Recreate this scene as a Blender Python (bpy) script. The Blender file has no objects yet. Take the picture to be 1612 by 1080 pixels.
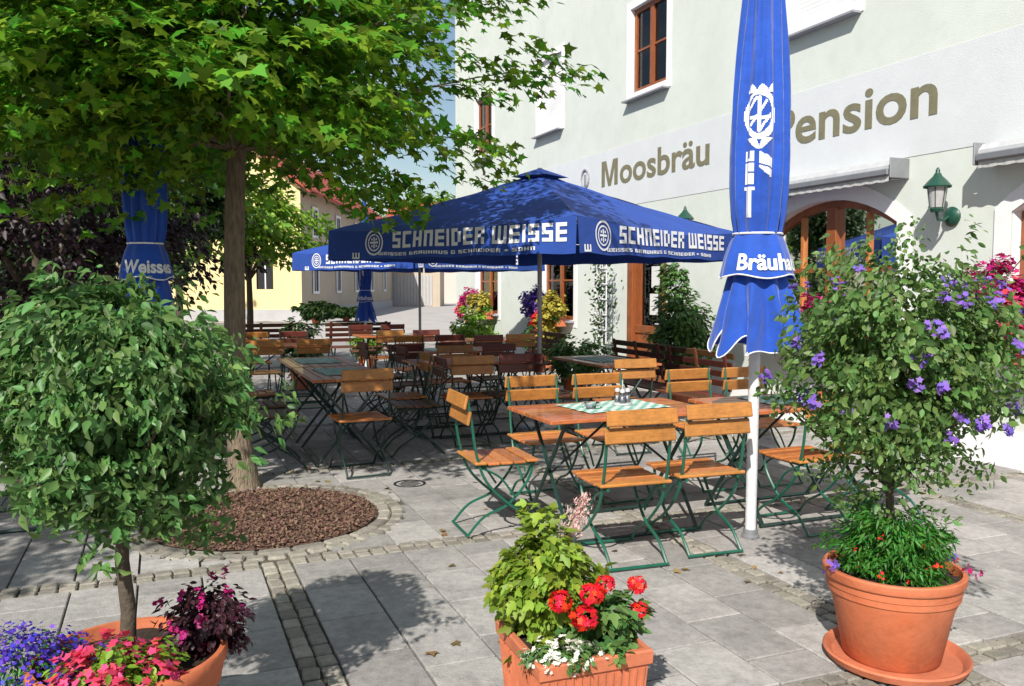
import bpy, math, random
import numpy as np
from mathutils import Vector, Matrix
from mathutils.geometry import tessellate_polygon
rnd = random.Random(7)
rng = np.random.default_rng(11)
sc = bpy.context.scene
C = sc.collection
R = math.radians
PI = math.pi

# ------------------------------------------------------------------ frame of the place
CAMH, F, PITCH = 1.55, 1350.0, R(3.81)
U = (-0.378, 0.926)      # along the inn's facade, away from the viewer
V = (0.926, 0.378)       # towards the facade
def W(u, v, z=0.0):
    return (U[0]*u+V[0]*v, U[1]*u+V[1]*v, z)
def at(px, py, z):       # the place seen in the photo at px,py and known to be z metres up
    a, b = (px-806)/F, -(py-540)/F
    d = (a, math.cos(PITCH)+b*math.sin(PITCH), -math.sin(PITCH)+b*math.cos(PITCH))
    k = (z-CAMH)/d[2]
    return (d[0]*k, d[1]*k, z)
def atD(px, py, D):      # the same with the distance D known
    a, b = (px-806)/F, -(py-540)/F
    d = (a, math.cos(PITCH)+b*math.sin(PITCH), -math.sin(PITCH)+b*math.cos(PITCH))
    k = D/d[1]
    return (d[0]*k, D, CAMH+d[2]*k)
UA = math.atan2(U[1], U[0])   # facade local x axis
VA = math.atan2(V[1], V[0])

# ------------------------------------------------------------------ materials
def mat(name, col, rough=0.7, var=0.0, noise=0.0, nscale=8.0, bump=0.0, bscale=40.0, metal=0.0, spec=0.5,
        transl=0.0, col2=None, sheen=0.0, stretch=None, coat=0.0, stain=None):
    m = bpy.data.materials.new(name); m.use_nodes = True
    nt = m.node_tree; N = nt.nodes; L = nt.links
    b = N['Principled BSDF']; out = N['Material Output']
    b.inputs['Roughness'].default_value = rough
    b.inputs['Metallic'].default_value = metal
    b.inputs['Specular IOR Level'].default_value = spec
    if coat: b.inputs['Coat Weight'].default_value = coat
    if sheen: b.inputs['Sheen Weight'].default_value = sheen
    rgb = N.new('ShaderNodeRGB'); rgb.outputs[0].default_value = (*col, 1)
    c = rgb.outputs[0]
    tc = N.new('ShaderNodeTexCoord'); mp = N.new('ShaderNodeMapping')
    L.new(tc.outputs['Object'], mp.inputs[0])
    if stretch: mp.inputs['Scale'].default_value = stretch
    if noise > 0:
        n = N.new('ShaderNodeTexNoise'); n.inputs['Scale'].default_value = nscale; n.inputs['Detail'].default_value = 6
        n.inputs['Roughness'].default_value = 0.65
        L.new(mp.outputs[0], n.inputs['Vector'])
        mx = N.new('ShaderNodeMix'); mx.data_type = 'RGBA'
        mr = N.new('ShaderNodeMapRange'); mr.inputs[1].default_value = 0.3; mr.inputs[2].default_value = 0.7
        L.new(n.outputs[0], mr.inputs[0]); L.new(mr.outputs[0], mx.inputs[0])
        c2 = col2 or tuple(x*(1-noise) for x in col)
        L.new(c, mx.inputs[6]); mx.inputs[7].default_value = (*c2, 1)
        c = mx.outputs[2]
    if var > 0:
        a = N.new('ShaderNodeAttribute'); a.attribute_name = 'var'
        hs = N.new('ShaderNodeHueSaturation')
        m1 = N.new('ShaderNodeMapRange'); m1.inputs[3].default_value = 1-var; m1.inputs[4].default_value = 1+var
        L.new(a.outputs['Fac'], m1.inputs[0]); L.new(m1.outputs[0], hs.inputs['Value'])
        m2 = N.new('ShaderNodeMath'); m2.operation = 'MULTIPLY'; m2.inputs[1].default_value = 7.31
        m3 = N.new('ShaderNodeMath'); m3.operation = 'FRACT'
        m4 = N.new('ShaderNodeMapRange'); m4.inputs[3].default_value = 0.5-var*0.06; m4.inputs[4].default_value = 0.5+var*0.06
        L.new(a.outputs['Fac'], m2.inputs[0]); L.new(m2.outputs[0], m3.inputs[0]); L.new(m3.outputs[0], m4.inputs[0])
        L.new(m4.outputs[0], hs.inputs['Hue'])
        L.new(c, hs.inputs['Color']); c = hs.outputs[0]
    if stain:       # broad worn patches and fine grime
        for sc_, am, lo in stain:
            n = N.new('ShaderNodeTexNoise'); n.inputs['Scale'].default_value = sc_; n.inputs['Detail'].default_value = 7; n.inputs['Roughness'].default_value = .7
            L.new(tc.outputs['Object'], n.inputs['Vector'])
            r_ = N.new('ShaderNodeMapRange'); r_.inputs[1].default_value = lo; r_.inputs[2].default_value = lo+.22; r_.inputs[3].default_value = 1; r_.inputs[4].default_value = 1-am
            L.new(n.outputs[0], r_.inputs[0])
            x_ = N.new('ShaderNodeMix'); x_.data_type = 'RGBA'; x_.blend_type = 'MULTIPLY'; x_.inputs[0].default_value = 1
            L.new(c, x_.inputs[6]); L.new(r_.outputs[0], x_.inputs[7]); c = x_.outputs[2]
    L.new(c, b.inputs['Base Color'])
    if bump > 0:
        n = N.new('ShaderNodeTexNoise'); n.inputs['Scale'].default_value = bscale; n.inputs['Detail'].default_value = 5
        L.new(mp.outputs[0], n.inputs['Vector'])
        bp = N.new('ShaderNodeBump'); bp.inputs['Strength'].default_value = bump; bp.inputs['Distance'].default_value = 0.01
        L.new(n.outputs[0], bp.inputs['Height']); L.new(bp.outputs[0], b.inputs['Normal'])
    if transl > 0:
        t = N.new('ShaderNodeBsdfTranslucent'); ms = N.new('ShaderNodeMixShader'); ms.inputs[0].default_value = transl
        L.new(c, t.inputs[0]); L.new(b.outputs[0], ms.inputs[1]); L.new(t.outputs[0], ms.inputs[2])
        L.new(ms.outputs[0], out.inputs[0])
    return m

M = {}
M['wall'] = mat('mint_plaster', (.69,.735,.68), .9, stain=[(.5,.05,.45),(4,.05,.5)], noise=.10, nscale=1.3, bump=.25, bscale=90)
M['band'] = mat('lilac_plaster', (.675,.70,.715), .9, noise=.08, nscale=3, bump=.2, bscale=90)
M['white'] = mat('white_plaster', (.84,.84,.84), .85, stain=[(2,.12,.5)], noise=.04, nscale=5, bump=.15, bscale=90)
M['letter'] = mat('olive_paint', (.22,.205,.125), .8, noise=.25, nscale=12)
M['wood'] = mat('varnished_wood', (.34,.10,.03), .4, noise=.45, nscale=6, stretch=(1,14,1), bump=.1, coat=.2)
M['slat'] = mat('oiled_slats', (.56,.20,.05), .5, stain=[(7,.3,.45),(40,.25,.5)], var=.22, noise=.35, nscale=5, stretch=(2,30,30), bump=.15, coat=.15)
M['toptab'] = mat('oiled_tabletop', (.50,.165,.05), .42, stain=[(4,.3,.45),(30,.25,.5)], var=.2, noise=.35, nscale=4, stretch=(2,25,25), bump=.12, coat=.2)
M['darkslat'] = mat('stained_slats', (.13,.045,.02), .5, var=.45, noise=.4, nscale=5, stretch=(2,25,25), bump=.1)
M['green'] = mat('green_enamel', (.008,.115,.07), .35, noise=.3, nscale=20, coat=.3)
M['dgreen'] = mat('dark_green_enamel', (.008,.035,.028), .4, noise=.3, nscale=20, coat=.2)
M['glass'] = None
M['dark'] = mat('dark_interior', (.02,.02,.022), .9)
M['curtain'] = mat('net_curtain', (.75,.75,.73), .9, noise=.35, nscale=25, stretch=(6,1,1), transl=.3)
M['blue'] = mat('blue_canvas', (.011,.09,.54), .8, stain=[(2.5,.2,.45)], noise=.22, nscale=6, bump=.7, bscale=14, sheen=.3, transl=.12)
M['navy'] = mat('navy_canvas', (.02,.075,.38), .8, noise=.25, nscale=3, bump=.6, bscale=10, transl=.06)
M['print'] = mat('white_print', (.80,.82,.85), .8, noise=.1, nscale=20)
M['metal'] = mat('pale_metal', (.62,.63,.64), .4, noise=.2, nscale=12, metal=.2)
M['grey'] = mat('grey_metal', (.30,.31,.33), .4, noise=.2, metal=.4)
M['sillm'] = mat('sill_metal', (.34,.34,.38), .5, noise=.2)
M['lampgreen'] = mat('lamp_green', (.010,.07,.045), .35, noise=.2, coat=.3)
M['terra'] = mat('terracotta', (.53,.13,.045), .68, stain=[(3,.22,.45),(18,.18,.5)], noise=.2, nscale=5, bump=.2, bscale=50, col2=(.54,.17,.08))
M['terra2'] = mat('pale_terracotta', (.60,.18,.085), .75, stain=[(4,.22,.45),(22,.18,.5)], noise=.25, nscale=6, bump=.2, bscale=50)
M['soil'] = mat('soil', (.035,.022,.014), 1, noise=.5, nscale=40, bump=.8, bscale=60)
M['slab'] = mat('concrete_slab', (.42,.40,.38), .88, var=.2, stain=[(1.1,.28,.45),(5,.25,.5),(60,.3,.55)], noise=.35, nscale=26, bump=.5, bscale=120)
M['cobble'] = mat('cobble', (.33,.305,.255), .9, stain=[(1.3,.35,.45)], var=.25, noise=.35, nscale=25, bump=.6, bscale=90)
M['joint'] = mat('mossy_joint', (.12,.105,.075), 1, noise=.5, nscale=6, bump=.6, bscale=80)
M['asphalt'] = mat('pale_paving', (.46,.43,.41), .95, noise=.2, nscale=.5, bump=.2, bscale=20)
M['mulch'] = mat('bark_mulch', (.19,.11,.075), 1, var=.45, noise=.4, nscale=50, bump=.8, bscale=60)
M['bark'] = mat('tree_bark', (.27,.21,.145), .95, noise=.6, nscale=12, stretch=(4,4,.8), bump=2.5, bscale=16)
M['bark2'] = mat('shrub_bark', (.11,.085,.06), .95, noise=.45, nscale=30, bump=.7, bscale=60)
M['maple'] = mat('maple_leaf', (.14,.30,.022), .5, var=.65, transl=.52, spec=.35)
M['shrub'] = mat('hibiscus_leaf', (.11,.225,.06), .45, var=.5, transl=.38, spec=.45)
M['bright'] = mat('bright_leaf', (.20,.36,.03), .5, var=.4, transl=.4)
M['yleaf'] = mat('coleus_leaf', (.25,.36,.04), .5, var=.4, transl=.4)
M['fine'] = mat('nightshade_leaf', (.13,.235,.06), .5, var=.45, transl=.4)
M['under'] = mat('fern_leaf', (.05,.20,.02), .5, var=.35, transl=.35)
M['purple'] = mat('purple_leaf', (.022,.008,.014), .5, var=.6, transl=.2)
M['dkred'] = mat('dark_red_leaf', (.045,.012,.02), .5, var=.6, transl=.25)
M['dark_leaf'] = mat('dark_leaf', (.03,.07,.015), .5, var=.5, transl=.3)
M['redfl'] = mat('red_petal', (.75,.012,.008), .55, var=.25, transl=.25)
M['pinkfl'] = mat('pink_petal', (.66,.06,.14), .55, var=.35, transl=.3)
M['magenta'] = mat('magenta_petal', (.45,.012,.16), .55, var=.3, transl=.25)
M['bluefl'] = mat('violet_blue_petal', (.10,.045,.50), .55, var=.4, transl=.3)
M['lilac'] = mat('lilac_petal', (.21,.11,.50), .55, var=.35, transl=.3)
M['whitefl'] = mat('white_petal', (.80,.80,.70), .6, var=.15, transl=.25)
M['yellowfl'] = mat('yellow_petal', (.42,.36,.05), .6, var=.3, transl=.25)
M['plume'] = mat('pale_plume', (.66,.42,.38), .9, var=.2, bump=.6, bscale=90)
M['yellow'] = mat('yellow_render', (.82,.66,.33), .9, noise=.06, nscale=2)
M['beige'] = mat('beige_render', (.50,.42,.32), .9, noise=.15, nscale=.6)
M['pinkwall'] = mat('pink_render', (.66,.50,.45), .9, noise=.1, nscale=.6)
M['plinth'] = mat('grey_plinth', (.46,.45,.45), .9, noise=.15, nscale=2)
M['roof'] = mat('red_roof_tiles', (.47,.085,.05), .8, noise=.3, nscale=5, bump=.5, bscale=6)
M['cloth'] = mat('green_cloth', (.22,.42,.34), .9, noise=.35, nscale=30)
M['papr'] = mat('paper', (.8,.8,.78), .8, noise=.2, nscale=60)
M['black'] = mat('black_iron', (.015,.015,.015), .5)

def glassmat(name='window_glass', tint=.75, ior=1.5):
    m = bpy.data.materials.new(name); m.use_nodes = True; nt = m.node_tree; N = nt.nodes; L = nt.links
    N.remove(N['Principled BSDF'])
    t = N.new('ShaderNodeBsdfTransparent'); t.inputs[0].default_value = (tint,tint,tint*1.02,1)
    g = N.new('ShaderNodeBsdfGlossy'); g.inputs['Roughness'].default_value = .02
    f = N.new('ShaderNodeFresnel'); f.inputs[0].default_value = ior+.1
    x = N.new('ShaderNodeMixShader')
    L.new(f.outputs[0], x.inputs[0]); L.new(t.outputs[0], x.inputs[1]); L.new(g.outputs[0], x.inputs[2])
    L.new(x.outputs[0], N['Material Output'].inputs[0]); return m
M['glass'] = glassmat()
M['clear'] = glassmat('clear_glass', .9)

M['frost'] = mat('frosted_glass', (.72,.70,.70), .3, noise=.15, transl=.4)
M['polew'] = mat('white_pole', (.74,.75,.76), .45, noise=.25, nscale=18)
# tablecloth check
def checkmat():
    m = mat('checked_cloth', (.30,.46,.40), .9); nt = m.node_tree; N = nt.nodes; L = nt.links
    b = N['Principled BSDF']; ck = N.new('ShaderNodeTexChecker'); ck.inputs['Scale'].default_value = 22
    ck.inputs[1].default_value = (.62,.70,.66,1); ck.inputs[2].default_value = (.13,.36,.28,1)
    tc = N.new('ShaderNodeTexCoord'); L.new(tc.outputs['Object'], ck.inputs[0])
    for l in list(b.inputs['Base Color'].links): L.remove(l)
    L.new(ck.outputs[0], b.inputs['Base Color']); return m
M['check'] = checkmat()

# ------------------------------------------------------------------ mesh builder
class MB:
    def __init__(s): s.v = []; s.f = []; s.m = []; s.var = []
    def add(s, vs, fs, mi=0, var=None):
        o = len(s.v); s.v += [tuple(p) for p in vs]
        vv = rnd.random() if var is None else var
        for f in fs: s.f.append(tuple(i+o for i in f)); s.m.append(mi); s.var.append(vv)
    def box(s, c, size, rz=0.0, mi=0, var=None, rot=None):
        x, y, z = (a/2 for a in size)
        vs = [Vector((sx*x, sy*y, sz*z)) for sz in (-1,1) for sy in (-1,1) for sx in (-1,1)]
        m = rot if rot is not None else Matrix.Rotation(rz, 3, 'Z')
        vs = [m @ p + Vector(c) for p in vs]
        s.add(vs, [(0,2,3,1),(4,5,7,6),(0,1,5,4),(1,3,7,5),(3,2,6,7),(2,0,4,6)], mi, var)
    def rbox(s, c, size, r=.004, rz=0.0, mi=0, var=None, rot=None):   # box with chamfered long edges all round
        x, y, z = (a/2 for a in size); r = min(r, x*.9, y*.9, z*.9)
        vs = []
        for (sx, sy, sz) in [(a,b,c2) for c2 in (-1,1) for b in (-1,1) for a in (-1,1)]:
            vs += [Vector((sx*(x-r), sy*(y-r), sz*z)), Vector((sx*(x-r), sy*y, sz*(z-r))), Vector((sx*x, sy*(y-r), sz*(z-r)))]
        def I(i, k): return i*3+k
        fs = [(I(0,0),I(2,0),I(3,0),I(1,0)),(I(4,0),I(5,0),I(7,0),I(6,0)),(I(0,1),I(1,1),I(5,1),I(4,1)),(I(3,1),I(2,1),I(6,1),I(7,1)),
              (I(1,2),I(3,2),I(7,2),I(5,2)),(I(2,2),I(0,2),I(4,2),I(6,2))]
        fs += [(I(0,0),I(1,0),I(1,1),I(0,1)),(I(2,0),I(2,1),I(3,1),I(3,0)),(I(4,0),I(4,1),I(5,1),I(5,0)),(I(6,0),I(7,0),I(7,1),I(6,1)),
               (I(0,0),I(0,2),I(2,2),I(2,0)),(I(1,0),I(3,0),I(3,2),I(1,2)),(I(4,0),I(6,0),I(6,2),I(4,2)),(I(5,0),I(5,2),I(7,2),I(7,0)),
               (I(0,1),I(4,1),I(4,2),I(0,2)),(I(1,1),I(1,2),I(5,2),I(5,1)),(I(2,1),I(2,2),I(6,2),I(6,1)),(I(3,1),I(7,1),I(7,2),I(3,2))]
        for i in range(8): fs.append((I(i,0),I(i,1),I(i,2)))
        m = rot if rot is not None else Matrix.Rotation(rz, 3, 'Z')
        s.add([m @ p + Vector(c) for p in vs], fs, mi, var)
    def tube(s, pts, rad, n=8, mi=0, cap=True, var=None, flat=None):
        pts = [Vector(p) for p in pts]; k = len(pts)
        rads = rad if isinstance(rad, (list, tuple)) else [rad]*k
        vs = []; up = Vector((0,0,1)); prev = None
        for i, p in enumerate(pts):
            d = (pts[min(i+1,k-1)]-pts[max(i-1,0)]).normalized()
            if prev is None:
                a = up if abs(d.z) < .9 else Vector((1,0,0)); x = d.cross(a).normalized()
            else:
                x = (prev - d*prev.dot(d)).normalized()
            y = d.cross(x).normalized(); prev = x
            for j in range(n):
                t = 2*PI*j/n; vs.append(p + x*math.cos(t)*rads[i] + y*math.sin(t)*rads[i])
        fs = [(i*n+j, i*n+(j+1)%n, (i+1)*n+(j+1)%n, (i+1)*n+j) for i in range(k-1) for j in range(n)]
        if cap: fs += [tuple(reversed(range(n))), tuple((k-1)*n+j for j in range(n))]
        s.add(vs, fs, mi, var)
    def lathe(s, prof, n=32, c=(0,0,0), mi=0, var=None, wob=0.0):
        vs = []
        for (r, z) in prof:
            for j in range(n):
                t = 2*PI*j/n; rr = r*(1+wob*math.sin(3*t+z*9)); vs.append((c[0]+rr*math.cos(t), c[1]+rr*math.sin(t), c[2]+z))
        k = len(prof)
        fs = [(i*n+j, i*n+(j+1)%n, (i+1)*n+(j+1)%n, (i+1)*n+j) for i in range(k-1) for j in range(n)]
        s.add(vs, fs, mi, var)
    def build(s, name, mats, parent=None, smooth=False, loc=None, rz=0.0):
        me = bpy.data.meshes.new(name); me.from_pydata(s.v, [], s.f)
        ms = mats if isinstance(mats, (list, tuple)) else [mats]
        for m in ms: me.materials.append(m)
        me.polygons.foreach_set('material_index', s.m)
        a = me.attributes.new('var', 'FLOAT', 'FACE'); a.data.foreach_set('value', s.var)
        me.update()
        if smooth:
            me.polygons.foreach_set('use_smooth', [True]*len(s.f)); me.set_sharp_from_angle(angle=R(50))
        o = bpy.data.objects.new(name, me); C.objects.link(o)
        if parent: o.parent = parent
        if loc is not None: o.location = loc
        o.rotation_euler.z = rz
        return o

def autosmooth(o, ang=40):
    me = o.data; me.polygons.foreach_set('use_smooth', [True]*len(me.polygons))
    if hasattr(me, 'set_sharp_from_angle'): me.set_sharp_from_angle(angle=R(ang))

def tag(o, label=None, cat=None, group=None, kind=None):
    if label: o['label'] = label
    if cat: o['category'] = cat
    if group: o['group'] = group
    if kind: o['kind'] = kind
    return o
def thing(name, loc, rz, label, cat, group=None):
    o = bpy.data.objects.new(name, None); C.objects.link(o); o.location = loc; o.rotation_euler.z = rz
    o.empty_display_size = .1
    return tag(o, label, cat, group)
def copy_tree(o, loc, rz, label, group=None):
    r = o.copy(); C.objects.link(r); r.location = loc; r.rotation_euler = (0,0,rz); r['label'] = label
    if group: r['group'] = group
    for ch in list(o.children):
        c = ch.copy(); C.objects.link(c); c.parent = r
        for g in list(ch.children):
            d = g.copy(); C.objects.link(d); d.parent = c
    return r

# ------------------------------------------------------------------ foliage
def leaf_mesh(name, ctr, nrm, size, tmpl, mats, parent=None, mi=None, loc=None, hang=None):
    """many small leaf faces: tmpl = (verts kx3, faces)"""
    N = len(ctr); tv, tf = tmpl; tv = np.array(tv, float); k = len(tv)
    n = nrm/np.linalg.norm(nrm, axis=1, keepdims=True)
    a = rng.normal(size=(N,3)) if hang is None else hang + rng.normal(size=(N,3))*.35
    x = a - n*(a*n).sum(1, keepdims=True); x /= np.linalg.norm(x, axis=1, keepdims=True)+1e-9
    y = np.cross(n, x)
    s = np.asarray(size).reshape(-1,1,1)
    # template's +y is the leaf tip -> along x (hang direction)
    P = ctr[:,None,:] + s*(tv[None,:,0:1]*y[:,None,:] + tv[None,:,1:2]*x[:,None,:] + tv[None,:,2:3]*n[:,None,:])
    verts = P.reshape(-1,3)
    loops = []; starts = []; tot = []
    off = np.arange(N)*k
    fl = [np.array(f) for f in tf]; per = sum(len(f) for f in fl)
    idx = np.concatenate(fl)[None,:] + off[:,None]
    ls = np.cumsum([0]+[len(f) for f in fl[:-1]])
    starts = (np.arange(N)*per)[:,None] + ls[None,:]
    me = bpy.data.meshes.new(name)
    me.vertices.add(N*k); me.vertices.foreach_set('co', verts.ravel())
    me.loops.add(N*per); me.loops.foreach_set('vertex_index', idx.ravel().astype(np.int32))
    me.polygons.add(N*len(fl)); me.polygons.foreach_set('loop_start', starts.ravel().astype(np.int32))
    me.polygons.foreach_set('loop_total', np.tile([len(f) for f in fl], N).astype(np.int32))
    at_ = me.attributes.new('var', 'FLOAT', 'FACE'); at_.data.foreach_set('value', np.repeat(rng.random(N), len(fl)).astype(np.float32))
    ms = mats if isinstance(mats, (list,tuple)) else [mats]
    for m in ms: me.materials.append(m)
    if mi is not None: me.polygons.foreach_set('material_index', np.repeat(mi, len(fl)).astype(np.int32))
    me.update(calc_edges=True); me.validate()
    o = bpy.data.objects.new(name, me); C.objects.link(o)
    if parent: o.parent = parent
    if loc is not None: o.location = loc
    return o
# leaf outlines, tip towards +y, about 1 long
MAPLE = ([(0,-.15,0),(.18,-.12,.02),(.42,-.22,-.04),(.34,.06,.02),(.55,.22,-.05),(.24,.26,.03),(.13,.42,0),(0,.72,-.06),(-.13,.42,0),(-.24,.26,.03),(-.55,.22,-.05),(-.34,.06,.02),(-.42,-.22,-.04),(-.18,-.12,.02),(0,.15,-.05)],
         [(0,1,2,3,14),(14,3,4,5,6),(14,6,7,8),(14,8,9,10,11),(14,11,12,13,0)])
OVAL = ([(0,0,0),(.24,.25,.06),(.26,.55,.06),(0,1,-.06),(-.26,.55,.06),(-.24,.25,.06)], [(0,1,2,3),(0,3,4,5)])
LOBED = ([(0,0,0),(.26,.12,.06),(.42,.42,.05),(.2,.5,.06),(.17,.75,.02),(0,1,-.06),(-.17,.75,.02),(-.2,.5,.06),(-.42,.42,.05),(-.26,.12,.06)], [(0,1,2,3,4,5),(0,5,6,7,8,9)])
BROAD = ([(0,-.1,0),(.17,.05,.07),(.31,.32,.10),(.2,.66,.05),(0,1.1,-.14),(-.2,.66,.05),(-.31,.32,.10),(-.17,.05,.07),(0,.4,-.02)], [(0,1,2,8),(8,2,3,4),(8,4,5,6),(8,6,7,0)])
LANCE = ([(0,0,0),(.13,.35,.04),(0,1,-.05),(-.13,.35,.04)], [(0,1,2),(0,2,3)])
FLOWER = ([(.5*math.cos(t)*(1 if i%2 else .62), .5*math.sin(t)*(1 if i%2 else .62), .06 if i%2 else 0) for i, t in enumerate(np.linspace(0,2*PI,10,endpoint=False))], [tuple(range(10))])

def crown_pts(c, rad, nspray, per, spray, flat=.35, lobes=.22, seed=0, shell=.5, zmin=None, up=.8, droop=.0, gap=0.0):
    g = np.random.default_rng(seed)
    c = np.array(c, float); rad = np.array(rad, float)
    d = g.normal(size=(nspray*2,3)); d /= np.linalg.norm(d, axis=1, keepdims=True)
    ph = g.random(6)*6.28
    lob = 1 + lobes*(np.sin(d[:,0]*5+ph[0])*np.sin(d[:,1]*5+ph[1]) + np.sin(d[:,2]*6+ph[2]+d[:,0]*3)*.7)
    r = (shell + (1-shell)*g.random(len(d))**.6)*lob
    if gap > 0:
        q = np.sin(d[:,0]*9+ph[3])+np.sin(d[:,1]*8+ph[4])+np.sin(d[:,2]*10+ph[5])
        keep = q > -3*(1-gap)
        d, r = d[keep], r[keep]
    d, r = d[:nspray], r[:nspray]
    sp = c + d*r[:,None]*rad
    if zmin is not None:
        k = sp[:,2] > zmin; sp, d = sp[k], d[k]
    ns = len(sp)
    L_ = g.normal(size=(ns,per,3)); L_ /= np.linalg.norm(L_, axis=2, keepdims=True)
    L_ *= g.random((ns,per,1))**.45*spray
    L_[:,:,2] *= flat
    out = d.copy(); out[:,2] = 0; out /= np.linalg.norm(out, axis=1, keepdims=True)+1e-6
    # droop outwards: lower the outer part of each spray
    L_[:,:,2] -= droop*(L_*out[:,None,:]).sum(2)
    P = (sp[:,None,:]+L_).reshape(-1,3)
    n = np.repeat(d, per, axis=0)*.6 + g.normal(size=(ns*per,3))*.45 + np.array([0,0,up])
    hang = np.repeat(out, per, axis=0)*.9 + np.array([0,0,-.5])
    return P, n, hang, sp

def limbs(mb, base, tips, r0, r1, seed=1, n=6, bend=.25):
    g = random.Random(seed); b = Vector(base)
    for t in tips:
        t = Vector(t); d = t-b; mid = b + d*.5 + Vector((0,0,bend*d.length*.35)) + Vector((g.uniform(-1,1),g.uniform(-1,1),0))*d.length*.07
        pts = []
        for k in range(7):
            s = k/6; pts.append(b*(1-s)**2 + mid*2*s*(1-s) + t*s*s)
        mb.tube(pts, [r0*(1-s/6)+r1*s/6 for s in range(7)], n)

# ------------------------------------------------------------------ world, sun, camera
w = bpy.data.worlds.new('World'); sc.world = w; w.use_nodes = True
nt = w.node_tree; N = nt.nodes; L = nt.links
SUN_AZ, SUN_EL = R(17), R(41)     # light travels towards +y, slightly +x
sky = N.new('ShaderNodeTexSky'); sky.sky_type = 'NISHITA'; sky.sun_disc = False
sky.sun_elevation = SUN_EL; sky.sun_rotation = PI + SUN_AZ; sky.air_density = 1.2; sky.dust_density = .6
bg = N['Background']; bg.inputs[1].default_value = .082
tc = N.new('ShaderNodeTexCoord'); mp = N.new('ShaderNodeMapping'); mp.inputs['Scale'].default_value = (1,1,2.4); mp.inputs['Location'].default_value = (.3,.1,0)
cn = N.new('ShaderNodeTexNoise'); cn.inputs['Scale'].default_value = 2.6; cn.inputs['Detail'].default_value = 8
cr = N.new('ShaderNodeMapRange'); cr.inputs[1].default_value = .47; cr.inputs[2].default_value = .66; cr.inputs[4].default_value = .85
mx = N.new('ShaderNodeMix'); mx.data_type = 'RGBA'; mx.inputs[7].default_value = (7.5,7.8,8.6,1)
L.new(tc.outputs['Generated'], mp.inputs[0]); L.new(mp.outputs[0], cn.inputs['Vector']); L.new(cn.outputs[0], cr.inputs[0])
L.new(cr.outputs[0], mx.inputs[0]); L.new(sky.outputs[0], mx.inputs[6]); L.new(mx.outputs[2], bg.inputs[0])
sd = bpy.data.lights.new('sun', 'SUN'); sd.energy = 4.9; sd.angle = R(.6); sd.color = (1,.95,.87)
so = bpy.data.objects.new('sun', sd); C.objects.link(so)
ldir = Vector((math.sin(SUN_AZ)*math.cos(SUN_EL), math.cos(SUN_AZ)*math.cos(SUN_EL), -math.sin(SUN_EL)))
so.rotation_euler = ldir.to_track_quat('-Z', 'Y').to_euler()
cd = bpy.data.cameras.new('camera'); cam = bpy.data.objects.new('camera', cd); C.objects.link(cam)
cam.location = (0,0,CAMH); cam.rotation_euler = (PI/2-PITCH, 0, 0)
cd.sensor_width = 36; cd.lens = 36*F/1612; cd.clip_end = 2000; cd.clip_start = .05
sc.camera = cam
sc.view_settings.view_transform = 'Standard'; sc.view_settings.look = 'None'; sc.view_settings.exposure = .36
sc.cycles.max_bounces = 8; sc.cycles.transparent_max_bounces = 12

# ------------------------------------------------------------------ ground
g = MB(); g.add([(-300,-60,0),(300,-60,0),(300,500,0),(-300,500,0)], [(0,1,2,3)])
tag(g.build('ground', M['joint']), kind='structure')
g = MB()
g.add([W(22,-40,.006),W(22,60,.006),W(140,60,.006),W(140,-60,.006)], [(3,2,1,0)])
tag(g.build('street', M['asphalt']), kind='structure')
BED = (-1.66, 5.64)     # tree bed centre
BR = .74
pv = MB()
U0, V0, PER, STR = 2.42, .47, 2.33, .165
def stone(u, v, lu, lv, h=.03, jit=.002, mi=0, bev=.006):
    x, y, _ = W(u, v)
    rot = Matrix.Rotation(VA, 3, 'Z') @ Matrix.Rotation(rnd.gauss(0,.003), 3, 'X') @ Matrix.Rotation(rnd.gauss(0,.003), 3, 'Y')
    pv.rbox((x, y, h/2-.012+rnd.uniform(-jit,jit)), (lv, lu, h), bev, rot=rot, mi=mi)
def cob(u, v, lu=.1, lv=.075):
    x, y, _ = W(u, v)
    rot = Matrix.Rotation(VA+rnd.gauss(0,.06), 3, 'Z') @ Matrix.Rotation(rnd.gauss(0,.03), 3, 'X')
    pv.rbox((x, y, .003+rnd.uniform(-.004,.003)), (lv*rnd.uniform(.88,1), lu*rnd.uniform(.88,1), .03), .007, rot=rot, mi=1)
def in_bed(u, v, r): x, y, _ = W(u, v); return math.hypot(x-BED[0], y-BED[1]) < r
cellu = PER-STR; nsl = 3.5
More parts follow.
